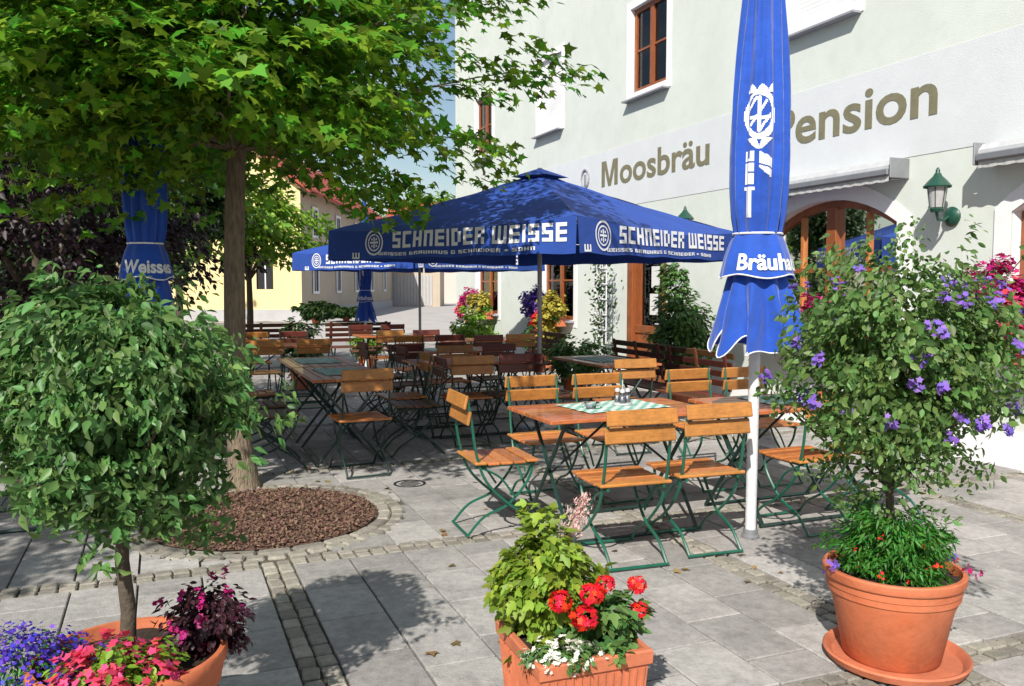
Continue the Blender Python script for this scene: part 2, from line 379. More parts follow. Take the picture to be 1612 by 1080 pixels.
for ku in range(-2, 9):
    ub = U0+STR+ku*PER
    for kv in range(-6, 4):
        vb = V0+STR+kv*PER
        if vb > 6.55: continue
        sw = (PER-STR)/7; sl = (PER-STR)/5
        for col in range(7):
            v0_ = vb + col*sw; v1 = v0_ + sw
            if v1 > 6.62: v1 = 6.6
            if v1-v0_ < .05: continue
            off = (col % 2)*.5
            us = sorted({0.0, 5.0} | {k+off for k in range(0,5) if 0 < k+off < 5.0})
            for a, b in zip(us[:-1], us[1:]):
                u0 = ub+a*sl; u1 = ub+b*sl
                near = min(math.hypot(W(p,q)[0]-BED[0], W(p,q)[1]-BED[1]) for p in (u0,(u0+u1)/2,u1) for q in (v0_,(v0_+v1)/2,v1))
                if near < BR+.24:
                    nu = max(1,round((u1-u0-.013)/.05)); nv = max(1,round((v1-v0_-.013)/.05)); vr = rnd.random()
                    du = (u1-u0-.013)/nu; dv = (v1-v0_-.013)/nv
                    for iu in range(nu):
                        for iv in range(nv):
                            uu = u0+.0065+(iu+.5)*du; vv = v0_+.0065+(iv+.5)*dv
                            if in_bed(uu, vv, BR+.20): continue
                            x, y, _ = W(uu, vv)
                            pv.box((x,y,.003),(dv,du,.03), VA, 0, vr)
                else:
                    stone((u0+u1)/2, (v0_+v1)/2, u1-u0-.009, v1-v0_-.009, jit=.0012, bev=.004)
        # cobble strips
        if ub < 14 and vb > -6:
            n = int(PER/.11)
            for i in range(n):
                uu = ub - STR + (i+.5)*PER/n
                for q in (.042,.124):
                    if not in_bed(uu, vb-STR+q, BR+.20) and vb-STR+q < 6.5: cob(uu, vb-STR+q)
            n = int((PER-STR)/.088)
            for i in range(n):
                vv = vb + (i+.5)*(PER-STR)/n
                for q in (.042,.124):
                    if not in_bed(ub-STR+q, vv, BR+.20) and vv < 6.5: cob(ub-STR+q, vv, .075, .085)
for rr in (BR+.06, BR+.15):      # ring of stones round the bed
    n = int(2*PI*rr/(.115 if rr > BR+.1 else .2))
    for i in range(n):
        t = 2*PI*i/n + rr
        rot = Matrix.Rotation(t+rnd.gauss(0,.03), 3, 'Z')
        pv.rbox((BED[0]+rr*math.cos(t), BED[1]+rr*math.sin(t), .004+rnd.uniform(-.003,.003)), (.082, 2*PI*rr/n-.012, .03), .012, rot=rot, mi=1)
tag(pv.build('paving', [M['slab'], M['cobble']]), kind='structure')
# bark mulch disc with chips
mb = MB()
nr, na = 10, 48
vs = [(BED[0], BED[1], .05)]
for i in range(1, nr+1):
    for j in range(na):
        r = BR*i/nr; t = 2*PI*j/na
        vs.append((BED[0]+r*math.cos(t), BED[1]+r*math.sin(t), .012+.035*(1-(i/nr)**2)+rnd.uniform(-.004,.004)))
fs = [(0, 1+j, 1+(j+1)%na) for j in range(na)] + [(1+(i-1)*na+j, 1+i*na+j, 1+i*na+(j+1)%na, 1+(i-1)*na+(j+1)%na) for i in range(1,nr) for j in range(na)]
mb.add(vs, fs)
mul = mb.build('bark_mulch', M['mulch']); tag(mul, 'reddish brown bark mulch in the round bed under the tree', 'mulch', kind='stuff')
nn = 14000
rr = BR*np.sqrt(rng.random(nn)); tt = rng.random(nn)*2*PI
cp = np.stack([BED[0]+rr*np.cos(tt), BED[1]+rr*np.sin(tt), .02+.035*(1-(rr/BR)**2)+rng.random(nn)*.012], 1)
CH = ([(-.3,0,0),(.3,0,0),(.34,1,0),(-.26,1,0)], [(0,1,2,3)])
ch = leaf_mesh('bark_chip', cp, rng.normal(size=(nn,3))*.5+np.array([0,0,1]), .009+rng.random(nn)*.016, CH, M['mulch'], parent=mul); tag(ch, kind='stuff')
nn = 130
uu_ = 3.2+rng.random(nn)*8; vv_ = -2.5+rng.random(nn)*6
P = np.array([W(a,b,.026) for a,b in zip(uu_,vv_)])
tag(leaf_mesh('fallen_leaves', P, rng.normal(size=(nn,3))*.2+np.array([0,0,1]), .035+.03*rng.random(nn), MAPLE, mat('dry_leaf', (.20,.13,.04), .8, var=.5)), 'small dry leaves scattered over the paving', 'fallen leaves', kind='stuff')
# round drain cover
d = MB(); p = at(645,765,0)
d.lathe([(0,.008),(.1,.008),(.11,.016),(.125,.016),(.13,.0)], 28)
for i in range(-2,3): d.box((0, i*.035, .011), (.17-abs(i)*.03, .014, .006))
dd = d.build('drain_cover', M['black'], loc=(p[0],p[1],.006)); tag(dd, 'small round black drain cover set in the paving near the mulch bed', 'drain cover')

# ------------------------------------------------------------------ the inn
TB = (4.15, 7.3, 0)
inn = thing('inn_building', TB, UA, 'pale mint plastered inn with olive lettering and wooden arched windows', 'building')
T0, T1, HT = -5.0, 14.55, 9.2
def arch(t0, t1, z0, zs, zp, n=14):     # outline of an arched opening, segment arch
    w_ = (t1-t0)/2; h = zp-zs; Rr = (w_*w_+h*h)/(2*h); cz = zp-Rr; cx = (t0+t1)/2; a = math.asin(w_/Rr)
    top = [(cx+Rr*math.sin(a-2*a*i/n), cz+Rr*math.cos(a-2*a*i/n)) for i in range(n+1)]
    return [(t0,z0),(t1,z0)] + top
def rect(t0, t1, z0, z1): return [(t0,z0),(t1,z0),(t1,z1),(t0,z1)]
uppers = [(1.74,2.74),(5.27,6.27),(8.67,9.67),(12.1,13.1),(-1.7,-.7),(-4.9+.6,-3.4)]
UZ0, UZ1 = 4.42, 5.66
arches = [(1.12,3.06),(-2.03,-.09)]
lows = [(8.15,9.45),(11.75,13.05)]
door = (5.22, 6.32, .03, 2.32)
holes = [arch(a,b,.95,2.17,2.46) for a, b in arches] + [rect(a,b,UZ0,UZ1) for a, b in uppers] + \
        [rect(a,b,.95,2.35) for a, b in lows] + [rect(*door)]
outer = rect(T0,T1,0,HT)
polys = [[Vector((x,z,0)) for x, z in outer]] + [[Vector((x,z,0)) for x, z in h] for h in holes]
tri = tessellate_polygon(polys)
flat = [p for pl in polys for p in pl]
wb = MB()
wb.add([(p.x, 0, p.y) for p in flat], [tuple(t) for t in tri])
REV = .2
for h in holes:
    k = len(h)
    wb.add([(x,0,z) for x,z in h]+[(x,-REV,z) for x,z in h], [(i,(i+1)%k,k+(i+1)%k,k+i) for i in range(k)], mi=1)
D_ = 9.0
for q in ([(T0,0,0),(T0,-D_,0),(T0,-D_,HT),(T0,0,HT)], [(T1,0,0),(T1,-D_,0),(T1,-D_,HT),(T1,0,HT)], [(T0,-D_,0),(T1,-D_,0),(T1,-D_,HT),(T0,-D_,HT)]):
    wb.add(q, [(0,1,2,3)])
wb.add([(T0,-4.5,HT+3.2),(T0,0,HT),(T0,-D_,HT)], [(0,1,2)]); wb.add([(T1,-4.5,HT+3.2),(T1,0,HT),(T1,-D_,HT)], [(0,1,2)])
wb.build('wall', [M['wall'], M['white']], inn)
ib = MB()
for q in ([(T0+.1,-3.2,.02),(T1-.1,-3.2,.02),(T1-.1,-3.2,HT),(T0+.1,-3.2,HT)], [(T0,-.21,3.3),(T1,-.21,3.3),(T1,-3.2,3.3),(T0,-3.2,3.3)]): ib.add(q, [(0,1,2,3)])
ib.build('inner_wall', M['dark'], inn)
rf = MB()
for s, y0, y1 in ((1,.55,-4.5),(1,-D_-.55,-4.5)):
    k = .71*(.55)
    rf.add([(T0-.5,y0,HT-.35),(T1+.4,y0,HT-.35),(T1+.4,y1,HT+3.25),(T0-.5,y1,HT+3.25)], [(0,1,2,3)])
    rf.add([(T0-.5,y0,HT-.22),(T1+.4,y0,HT-.22),(T1+.4,y1,HT+3.38),(T0-.5,y1,HT+3.38)], [(0,1,2,3)])
rf.build('roof', M['roof'], inn)
# sign band
b = MB(); b.box(((T0+10.0)/2, .0025, 3.23), (10.0-T0, .005, .92)); b.build('sign_band', M['band'], inn)
# plinth strip
b = MB(); b.box(((T0+5.2)/2, .008, .16), (5.2-T0, .016, .32)); b.box(((T1+6.34)/2, .008, .16), (T1-6.34, .016, .32)); b.build('plinth', M['white'], inn)
def font_mesh(txt, size, bold=0.0, ext=.0, spacing=1.0):
    cu = bpy.data.curves.new('t', 'FONT'); cu.body = txt; cu.size = size; cu.offset = bold; cu.extrude = ext; cu.space_character = spacing
    cu.resolution_u = 4
    o = bpy.data.objects.new('t', cu); C.objects.link(o)
    dg = bpy.context.evaluated_depsgraph_get()
    me = bpy.data.meshes.new_from_object(o.evaluated_get(dg))
    vs = [tuple(v.co) for v in me.vertices]; fs = [tuple(p.vertices) for p in me.polygons]
    bpy.data.objects.remove(o); bpy.data.meshes.remove(me)
    return vs, fs
def wall_text(txt, tl, tr, z0, cap, name):
    vs, fs = font_mesh(txt, 1.0, bold=.018, ext=.01)
    if txt[0] == 'M':           # a plain capital M, drawn as one outline
        k, h_ = .72, .729; lx = min(v[0] for v in vs) - .80
        q = [(0,0),(.15,0),(.15,.50),(.30,0),(.43,0),(.58,.50),(.58,0),(.73,0),(.73,h_),(.52,h_),(.365,.20),(.21,h_),(0,h_)]
        vs, fs = font_mesh(txt[1:], 1.0, bold=.018, ext=.01); lx = min(v[0] for v in vs)-.82
        o = len(vs); vs = vs + [(lx+a,b,.01) for a,b in q]; fs = fs + [tuple(range(o,o+len(q)))]
    x0 = min(v[0] for v in vs); x1 = max(v[0] for v in vs)
    sx = (tl-tr)/(x1-x0); sz = cap/.729
    mb = MB(); mb.add([(tl-(x-x0)*sx, .0075+z*.3, z0+y*sz) for x,y,z in vs], [tuple(reversed(f)) for f in fs])
    mb.build(name, M['letter'], inn)
wall_text('Moosbräu', 7.15, 4.22, 3.13, .40, 'lettering')
wall_text('Pension', 2.95, .70, 3.13, .43, 'lettering')
# small emblem before the name
e = MB(); e.tube([(7.72+.13*math.cos(t), .012, 3.33+.15*math.sin(t)) for t in np.linspace(0,2*PI,17)], .022, 6)
e.box((7.72,.012,3.31),(.07,.02,.18)); e.box((7.72,.012,3.13),(.16,.02,.05))
e.build('emblem', M['sillm'], inn)
# windows
def trim(t0, t1, z0, z1, wd=.11):
    mb = MB()
    mb.box((t0-wd/2, .006, (z0+z1)/2), (wd, .012, z1-z0)); mb.box((t1+wd/2, .006, (z0+z1)/2), (wd, .012, z1-z0))
    mb.box(((t0+t1)/2, .006, z1+wd/2), (t1-t0+2*wd, .012, wd)); mb.box(((t0+t1)/2, .006, z0-wd/2), (t1-t0+2*wd, .012, wd))
    return mb
def sash(mb, t0, t1, z0, z1, y, mull=True, bars=1):
    f = .065; d = .06
    mb.box((t0+f/2, y, (z0+z1)/2), (f, d, z1-z0)); mb.box((t1-f/2, y, (z0+z1)/2), (f, d, z1-z0))
    mb.box(((t0+t1)/2, y, z1-f/2), (t1-t0-2*f, d, f)); mb.box(((t0+t1)/2, y, z0+f/2), (t1-t0-2*f, d, f))
    if mull: mb.box(((t0+t1)/2, y, (z0+z1)/2), (.09, d+.01, z1-z0-2*f))
    for i in range(bars):
        z = z0+(z1-z0)*(i+1)/(bars+1)
        c = (t0+t1)/2
        mb.box(((t0+f+c-.045)/2, y, z), (c-.045-t0-f, .03, .03)); mb.box(((t1-f+c+.045)/2, y, z), (t1-f-c-.045, .03, .03))
for k, (t0, t1) in enumerate(uppers):
    shut = k in (0, 2)
    tr = trim(t0, t1, UZ0, UZ1); wn = tr.build('window', M['white'], inn)
    if shut: wn['label'] = 'window closed by a white roller shutter'
    s = MB(); s.box(((t0+t1)/2, .05, UZ0-.115), (t1-t0+.16, .13, .022)); s.build('sill', M['sillm'], wn)
    if shut:
        s = MB(); nsl = 26; zt = UZ1
        for i in range(nsl):
            z = UZ0+.001+(zt-UZ0)*(i+.5)/nsl
            s.rbox(((t0+t1)/2, -.05, z), (t1-t0-.01, .018, (zt-UZ0)/nsl-.0015), .003)
        s.box(((t0+t1)/2, -.07, (UZ0+zt)/2), (t1-t0-.01, .01, zt-UZ0-.01))
        s.build('shutter', M['white'], wn)
    else:
        s = MB(); sash(s, t0+.003, t1-.003, UZ0+.003, UZ1-.003, -.09, True, 1); s.build('frame', M['wood'], wn)
        s = MB(); s.box(((t0+t1)/2, -.095, (UZ0+UZ1)/2), (t1-t0-.1, .006, UZ1-UZ0-.1)); s.build('glass', M['glass'], wn)
        s = MB()
        for sgn in (0, 1):
            n = 24; a = t0+.06 if sgn == 0 else (t0+t1)/2+.05; bb = (t0+t1)/2-.05 if sgn == 0 else t1-.06
            vs = []
            for i in range(n+1):
                x = a+(bb-a)*i/n; y = -.155+.018*math.sin(i*2.1)
                vs += [(x,y,UZ0+.08),(x,y,UZ1-.1)]
            s.add(vs, [(2*i,2*i+2,2*i+3,2*i+1) for i in range(n)])
        s.build('curtain', M['curtain'], wn, smooth=True)
for t0, t1 in arches:
    o_ = arch(t0-.16, t1+.16, .80, 2.21, 2.64); i_ = arch(t0, t1, .95, 2.17, 2.46)
    mb = MB(); k = len(o_)
    mb.add([(x,.016,z) for x,z in o_]+[(x,.016,z) for x,z in i_], [(i,(i+1)%k,k+(i+1)%k,k+i) for i in range(k)])
    mb.add([(x,.016,z) for x,z in o_]+[(x,0,z) for x,z in o_], [(i,(i+1)%k,k+(i+1)%k,k+i) for i in range(k)])
    wn = mb.build('window', M['white'], inn)
    s = MB(); s.box(((t0+t1)/2, .06, .93), (t1-t0+.1, .17, .03)); s.build('sill', M['sillm'], wn)
    s = MB(); j_ = arch(t0+.075, t1-.075, 1.03, 2.12, 2.38)
    i2 = arch(t0+.004, t1-.004, .954, 2.166, 2.456)
    s.add([(x,-.10,z) for x,z in i2]+[(x,-.10,z) for x,z in j_], [(i,(i+1)%k,k+(i+1)%k,k+i) for i in range(k)])
    s.add([(x,-.10,z) for x,z in j_]+[(x,-.17,z) for x,z in j_], [(i,(i+1)%k,k+(i+1)%k,k+i) for i in range(k)])
    c = (t0+t1)/2
    s.rbox((c, -.11, 1.69), (.15, .09, 1.40), .01)
    s.box(((t0+.07+c-.075)/2, -.12, 1.72), (c-.145-t0, .05, .05)); s.box(((t1-.07+c+.075)/2, -.12, 1.72), (t1-c-.145, .05, .05))
    s.build('frame', M['wood'], wn)
    s = MB()
    for q in ((t0+c)/2, (t1+c)/2): s.box((q, -.12, 1.69), (.035, .04, 1.38))
    s.build('glazing_bar', M['slat'], wn)
    s = MB(); s.add([(x,-.135,z) for x,z in j_], [tuple(range(k))]); s.build('glass', M['glass'], wn)
    s = MB(); n = 60
    vs = []
    for i in range(n+1):
        x = t0+.08+(t1-t0-.16)*i/n; y = -.2+.015*math.sin(i*1.9); vs += [(x,y,1.03),(x,y,1.42)]
    s.add(vs, [(2*i,2*i+2,2*i+3,2*i+1) for i in range(n)]); s.build('curtain', M['curtain'], wn, smooth=True)
for t0, t1 in lows:
    wn = trim(t0, t1, .95, 2.35, .12).build('window', M['white'], inn)
    s = MB(); s.box(((t0+t1)/2, .06, .93), (t1-t0+.1, .15, .03)); s.build('sill', M['sillm'], wn)
    s = MB(); sash(s, t0+.003, t1-.003, .953, 2.347, -.1, True, 1); s.build('frame', M['wood'], wn)
    s = MB(); s.box(((t0+t1)/2, -.105, 1.65), (t1-t0-.1, .006, 1.3)); s.build('glass', M['glass'], wn)
# door
dr = trim(door[0], door[1], .3, door[3], .13)
dr = MB(); t0, t1 = door[:2]
dr.rbox((t1-.08, -.06, 1.17), (.16, .13, 2.28), .008); dr.rbox((t0+.05, -.06, 1.17), (.1, .13, 2.28), .008); dr.box(((t0+t1)/2-.03, -.06, 2.26), (t1-t0-.27, .12, .1))
dr.box(((t0+t1)/2-.03, -.09, .45), (t1-t0-.27, .05, .8)); dr.rbox(((t0+t1)/2-.03, -.08, .9), (t1-t0-.27, .07, .12), .006)
dr.box((t1-.23, -.09, 1.58), (.13, .05, 1.24)); dr.box((t0+.16, -.09, 1.58), (.11, .05, 1.24))
dr = dr.build('door', M['wood'], inn)
s = MB(); s.box(((t0+t1)/2-.03, -.10, 1.58), (.6, .008, 1.24)); s.build('glass', M['glass'], dr)
s = MB(); s.box((t0+.46, -.085, 1.28), (.22, .004, .31)); s.build('notice', M['papr'], dr); s = MB(); s.box((t0+.42, -.085, 1.68), (.22, .004, .31)); s.build('notice', M['papr'], dr)
s = MB(); s.tube([(t0+.16,-.03,1.0),(t0+.16,.0,1.0),(t0+.28,.0,1.0)], .011, 8); s.build('handle', M['metal'], dr)

def wl(t, y, z): return Vector((TB[0]+U[0]*t-V[0]*y, TB[1]+U[1]*t-V[1]*y, z))
# awning cassettes
def awning(t0, t1, label):
    r = thing('awning_cassette', wl((t0+t1)/2, 0, 2.66), UA, label, 'awning', 'rolled up awnings over the arched windows')
    Lh = (t1-t0)/2; m = MB()
    prof = [(.02,-.07),(.02,.075),(.07,.10),(.15,.085),(.20,.03),(.205,-.02),(.17,-.06),(.12,-.045),(.08,-.075)]
    k = len(prof)
    m.add([(-Lh,y,z) for y,z in prof]+[(Lh,y,z) for y,z in prof], [(i,(i+1)%k,k+(i+1)%k,k+i) for i in range(k)]+[tuple(range(k)), tuple(reversed(range(k,2*k)))])
    m.build('housing', M['metal'], r)
    m = MB(); m.rbox((0,.232,-.035),(2*Lh-.02,.035,.06),.008); m.rbox((0,.12,-.095),(2*Lh-.06,.12,.018),.006); m.build('front_rail', M['grey'], r)
    m = MB()
    vs = []; n = 60
    for i in range(n+1):
        x = -Lh+.02+(2*Lh-.04)*i/n; vs += [(x,.215,-.07),(x,.218+.004*math.sin(i*1.7),-.12-.008*abs(math.sin(i*.8)))]
    m.add(vs, [(2*i,2*i+2,2*i+3,2*i+1) for i in range(n)]); m.build('fabric', M['curtain'], r)
    for s_ in (-1,1):
        m = MB(); m.rbox((s_*(Lh+.012),.12,.0),(.02,.24,.19),.006); m.build('end_cap', M['grey'], r)
awning(1.02, 3.20, 'white rolled up awning cassette over the arched window beside the closed blue umbrella')
awning(-2.2, .10, 'white rolled up awning cassette at the right edge of the photo')
# wall lanterns
def lantern(t, z, label):
    r = thing('wall_lantern', wl(t, 0, z), UA, label, 'lamp', 'green lanterns on the inn wall')
    m = MB(); m.lathe([(0,0),(.085,0),(.09,.02),(.06,.05),(.02,.06),(0,.06)], 24); 
    m.v = [(x, zz+.0, y) for x,y,zz in m.v]; m.build('wall_plate', M['lampgreen'], r, smooth=True)
    m = MB(); m.tube([(0,.05,0),(0,.11,-.035),(0,.18,-.03),(0,.2,.03)], .014, 8); m.lathe([(0,.03),(.05,.035),(.062,.06),(.05,.075),(0,.075)], 20, (0,.2,0)); m.build('bracket', M['lampgreen'], r, smooth=True)
    m = MB(); m.lathe([(.058,.075),(.082,.26)], 20, (0,.2,0))
    m.build('glass', M['frost'], r, smooth=True)
    m = MB()
    for i in range(6):
        a = i*PI/3; m.tube([(.06*math.cos(a), .2+.06*math.sin(a), .075),(.085*math.cos(a), .2+.085*math.sin(a), .262)], .005, 5)
    m.build('cage', M['lampgreen'], r)
    m = MB(); m.lathe([(0,.085),(.03,.09),(.034,.15),(.02,.19),(0,.2)], 14, (0,.2,0)); m.build('bulb', M['print'], r, smooth=True)
    m = MB(); m.lathe([(.115,.25),(.12,.262),(.08,.31),(.04,.35),(.03,.37),(.018,.385),(.02,.40),(.008,.425),(0,.43)], 20, (0,.2,0)); m.build('hood', M['lampgreen'], r, smooth=True)
lantern(.50, 2.17, 'green wall lantern between the two arched windows')
lantern(4.47, 2.17, 'green wall lantern whose tip shows above the open umbrella, under the lettering')

# ------------------------------------------------------------------ chairs, tables, benches
def bez(pts, n=5):
    out = []; P = [Vector(p) for p in pts]
    for i in range(len(P)-1):
        p0 = P[max(i-1,0)]; p1 = P[i]; p2 = P[i+1]; p3 = P[min(i+2,len(P)-1)]
        for k in range(n):
            t = k/n; out.append(.5*((2*p1)+(p2-p0)*t+(2*p0-5*p1+4*p2-p3)*t*t+(3*p1-p0-3*p2+p3)*t**3))
    out.append(P[-1]); return out
def make_chair(frame, wood, label, group, loc, rz):
    r = thing('garden_chair', loc, rz, label, 'chair', group)
    m = MB()
    for i in range(5):
        y = -.16+i*.083; z = .452 + (.006 if i in (0,4) else 0)
        m.rbox((0, y, z), (.43, .074, .018), .005)
    m.build('seat', M[wood], r)
    m = MB(); ti = Matrix.Rotation(R(-12), 3, 'X')
    for z, y in ((.735,-.232),(.832,-.252)): m.rbox((0,y,z), (.42,.018,.085), .005, rot=ti)
    m.build('backrest', M[wood], r)
    fm = M[frame]
    for s in (-1,1):
        x = s*.19
        m = MB(); m.tube(bez([(x,-.243,.875),(x,-.215,.72),(x,-.185,.52),(x,-.12,.34),(x,.03,.19),(x,.17,.10),(x,.25,.012)]), .0088, 6)
        m.build('leg', fm, r, smooth=True)
        x = s*.168
        m = MB(); m.tube(bez([(x,.19,.438),(x,.155,.33),(x,.03,.19),(x,-.13,.12),(x,-.235,.012)]), .0088, 6)
        m.build('leg', fm, r, smooth=True)
        m = MB(); m.tube([(x,-.19,.436),(x,.2,.436)], .010, 6)
        m.tube(bez([(s*.18,-.155,.43),(s*.18,-.03,.36),(s*.18,.06,.24)]), .007, 5)
        m.build('side_rail', fm, r)
    for x, y in ((.2,.25),(.178,-.235)):
        m = MB(); m.tube([(-x,y,.014),(x,y,.014)], .0088, 6); m.build('foot_bar', fm, r)
    return r
def make_table(frame, label, group, loc, rz, Lx=1.16, Wy=.68, cat='table'):
    r = thing('garden_table', loc, rz, label, cat, group); fm = M[frame]
    m = MB(); n = 7
    for i in range(n): m.rbox((0, -Wy/2+(i+.5)*Wy/n, .742), (Lx, Wy/n-.006, .024), .004)
    m.build('tabletop', M['toptab'], r)
    for s in (-1,1):
        for q in (-1,1):
            m = MB(); x = s*(Lx/2-.14)+q*.014
            m.tube([(x, -q*.29, .012),(x, q*.27, .715)], .013, 6); m.build('leg', fm, r)
        m = MB(); m.rbox((s*(Lx/2-.14),0,.718),(.05,Wy-.06,.022),.004); m.build('crosspiece', fm, r)
        m = MB(); 
        m.tube([(s*(Lx/2-.14),0,.36),(0,0,.70)], .008, 6); m.build('brace', fm, r)
    for q in (-1,1):
        m = MB(); m.tube([(-Lx/2+.13,q*.29,.013),(Lx/2-.13,q*.29,.013)], .012, 6); m.build('foot_bar', fm, r)
    return r
def make_bench(label, group, loc, rz, Lx=1.2):
    r = thing('garden_bench', loc, rz, label, 'bench', group)
    m = MB()
    for i in range(5): m.rbox((0,-.17+i*.085,.45),(Lx,.075,.022),.004)
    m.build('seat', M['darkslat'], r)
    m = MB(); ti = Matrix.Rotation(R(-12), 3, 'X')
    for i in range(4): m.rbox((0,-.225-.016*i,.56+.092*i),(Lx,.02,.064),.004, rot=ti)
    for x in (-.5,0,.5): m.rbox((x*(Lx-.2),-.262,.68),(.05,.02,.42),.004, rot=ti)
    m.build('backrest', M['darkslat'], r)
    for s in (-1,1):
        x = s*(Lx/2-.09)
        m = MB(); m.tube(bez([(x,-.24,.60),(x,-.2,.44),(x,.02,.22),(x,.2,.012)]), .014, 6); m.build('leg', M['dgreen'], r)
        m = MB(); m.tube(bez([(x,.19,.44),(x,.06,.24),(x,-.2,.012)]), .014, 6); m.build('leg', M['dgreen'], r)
    return r

FU, FB, FR_, FL = UA-PI/2, UA+PI/2, VA-PI/2, VA+PI/2     # sitter faces: away (u), back (-u), to the facade (v), away from it
CG = 'wooden slatted folding chairs with green frames'
# chairs: (u, v, facing, label, frame kind)
chairs = [
 (5.00, 1.93, FR_, 'folding chair at the left end of the nearest table, seen side on', 0),
 (4.18, 2.37, FU, 'nearest folding chair, back to the viewer, just behind the planter of red geraniums', 0),
 (4.22, 2.89, FU, 'folding chair with its back to the viewer, directly left of the white umbrella pole', 0),
 (4.30, 3.77, FU, 'folding chair just right of the white umbrella pole, before the second table', 0),
 (4.28, 4.36, FU, 'folding chair half hidden behind the purple flowering shrub', 0),
 (5.50, 2.50, FB, 'folding chair with sunlit orange back, left of the pair behind the nearest table', 0),
 (5.46, 3.02, FB, 'folding chair with sunlit orange back, right of the pair behind the nearest table', 0),
 (5.50, 3.86, FB, 'folding chair with orange back behind the second table, left of the closed umbrella', 0),
 (5.46, 4.36, FB, 'dull reddish folding chair behind the white umbrella pole', 0),
 (6.93, 1.48, FU, 'shaded folding chair at the near end of the long table, back to viewer', 2),
 (7.42, .84, FR_, 'dark folding chair beside the tree trunk, first on the left of the long table', 1),
 (8.02, .80, FR_, 'dark folding chair second on the left side of the long table', 1),
 (8.90, .82, FR_, 'dark folding chair farthest on the left side of the long table', 2),
 (7.55, 2.12, FL, 'shaded folding chair nearest on the right side of the long table', 1),
 (8.15, 2.16, FL, 'shaded folding chair second on the right side of the long table', 2),
 (9.00, 2.14, FL, 'shaded folding chair farthest on the right side of the long table', 1),
 (10.95, 1.15, FU, 'sunlit orange chair beyond the long table, nearest the tree trunk', 0),
 (10.98, 1.72, FU, 'sunlit orange chair beyond the long table, right of its twin', 0),
 (12.45, 1.2, FB, 'chair on the far side of the far left table, left one', 2),
 (12.45, 1.75, FB, 'chair on the far side of the far left table, right one', 1),
 (10.0, 2.42, FR_, 'shaded chair left of the middle table under the open umbrella', 1),
 (9.25, 3.0, FU, 'shaded chair in front of the middle table, back to viewer', 2),
 (9.3, 3.52, FU, 'shaded chair in front of the middle table, nearer the facade', 1),
 (10.72, 3.02, FB, 'shaded chair behind the middle table, left one', 2),
 (10.75, 3.58, FB, 'shaded chair behind the middle table, right one', 1),
 (6.95, 3.95, FU, 'shaded chair at the near end of the table with the slatted bench', 2),
 (7.7, 3.62, FR_, 'shaded chair left of the umbrella post, facing the slatted bench', 1),
 (7.86, 2.72, FU, 'shaded chair before the small square of tables right of the long table, left one', 2),
 (7.90, 3.18, FU, 'shaded chair close to the post of the large open umbrella, back to viewer', 1),
 (9.12, 2.55, FB, 'shaded chair beyond the table left of the umbrella post', 1),
 (11.0, 4.05, FU, 'chair before the table near the purple window box, left one', 1),
 (11.05, 4.55, FU, 'chair before the table near the purple window box, nearer the wall', 2),
 (12.6, 3.1, FU, 'far chair in front of the table under the rear umbrella', 2),
 (12.6, 3.65, FU, 'far chair under the rear umbrella, nearer the facade', 1),
 (14.1, 3.1, FB, 'far chair behind the table under the rear umbrella, left one', 1),
 (14.1, 3.65, FB, 'far chair behind the table under the rear umbrella, right one', 1),
 (6.85, -1.15, FB, 'chair behind the left potted shrub, glimpsed through its leaves', 0),
]
protos = {}
for (u, v, rz, lab, kd) in chairs:
    rz2 = rz + rnd.uniform(-.07,.07)
    if kd not in protos:
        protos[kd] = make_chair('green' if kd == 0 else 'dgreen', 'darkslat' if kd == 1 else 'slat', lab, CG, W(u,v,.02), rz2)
    else: copy_tree(protos[kd], W(u,v,.02), rz2, lab)
TG = 'wooden folding tables of the beer garden'
t1 = make_table('dgreen', 'nearest wooden folding table, beside the closed umbrella, with checked cloth on it', TG, W(4.77,2.63,.02), VA)
tabs = [
 (4.64, 3.92, VA, 'second wooden table in the sun, right of the white umbrella pole'),
 (7.70, 1.47, UA, 'near half of the long table left of centre, with lit wooden edge'),
 (8.90, 1.47, UA, 'far half of the long table left of centre'),
 (11.65, 1.47, VA, 'far left table beyond the sunlit orange chairs'),
 (9.98, 3.25, VA, 'shaded middle table under the open umbrella'),
 (7.95, 4.30, UA, 'shaded table before the slatted bench by the door'),
 (8.48, 2.92, VA, 'shaded table just left of the post of the large open umbrella'),
 (11.75, 4.25, VA, 'shaded table near the purple window box'),
 (13.35, 3.4, VA, 'far table under the rear umbrella'),
 (6.3, -1.2, VA, 'table behind the left potted shrub'),
]
tl = [t1]
for (u, v, rz, lab) in tabs: tl.append(copy_tree(t1, W(u,v,.02), rz, lab))
b1 = make_bench('dark slatted bench along the facade, nearer half', 'dark slatted benches', W(7.55,4.92,.02), FL)
copy_tree(b1, W(8.78,4.92,.02), FL, 'dark slatted bench along the facade, farther half by the door')
copy_tree(b1, W(15.2,3.3,.02), FB, 'far dark bench beyond the rear umbrella, with back towards the street')
copy_tree(b1, W(15.3,1.6,.02), FB, 'far dark bench at the left, before the sunlit street')
copy_tree(b1, W(11.3,4.9,.02), FL, 'dark bench against the wall under the flower boxes')
copy_tree(b1, W(7.3,-2.9,.02), FR_, 'bench at the left edge, behind the potted shrub')

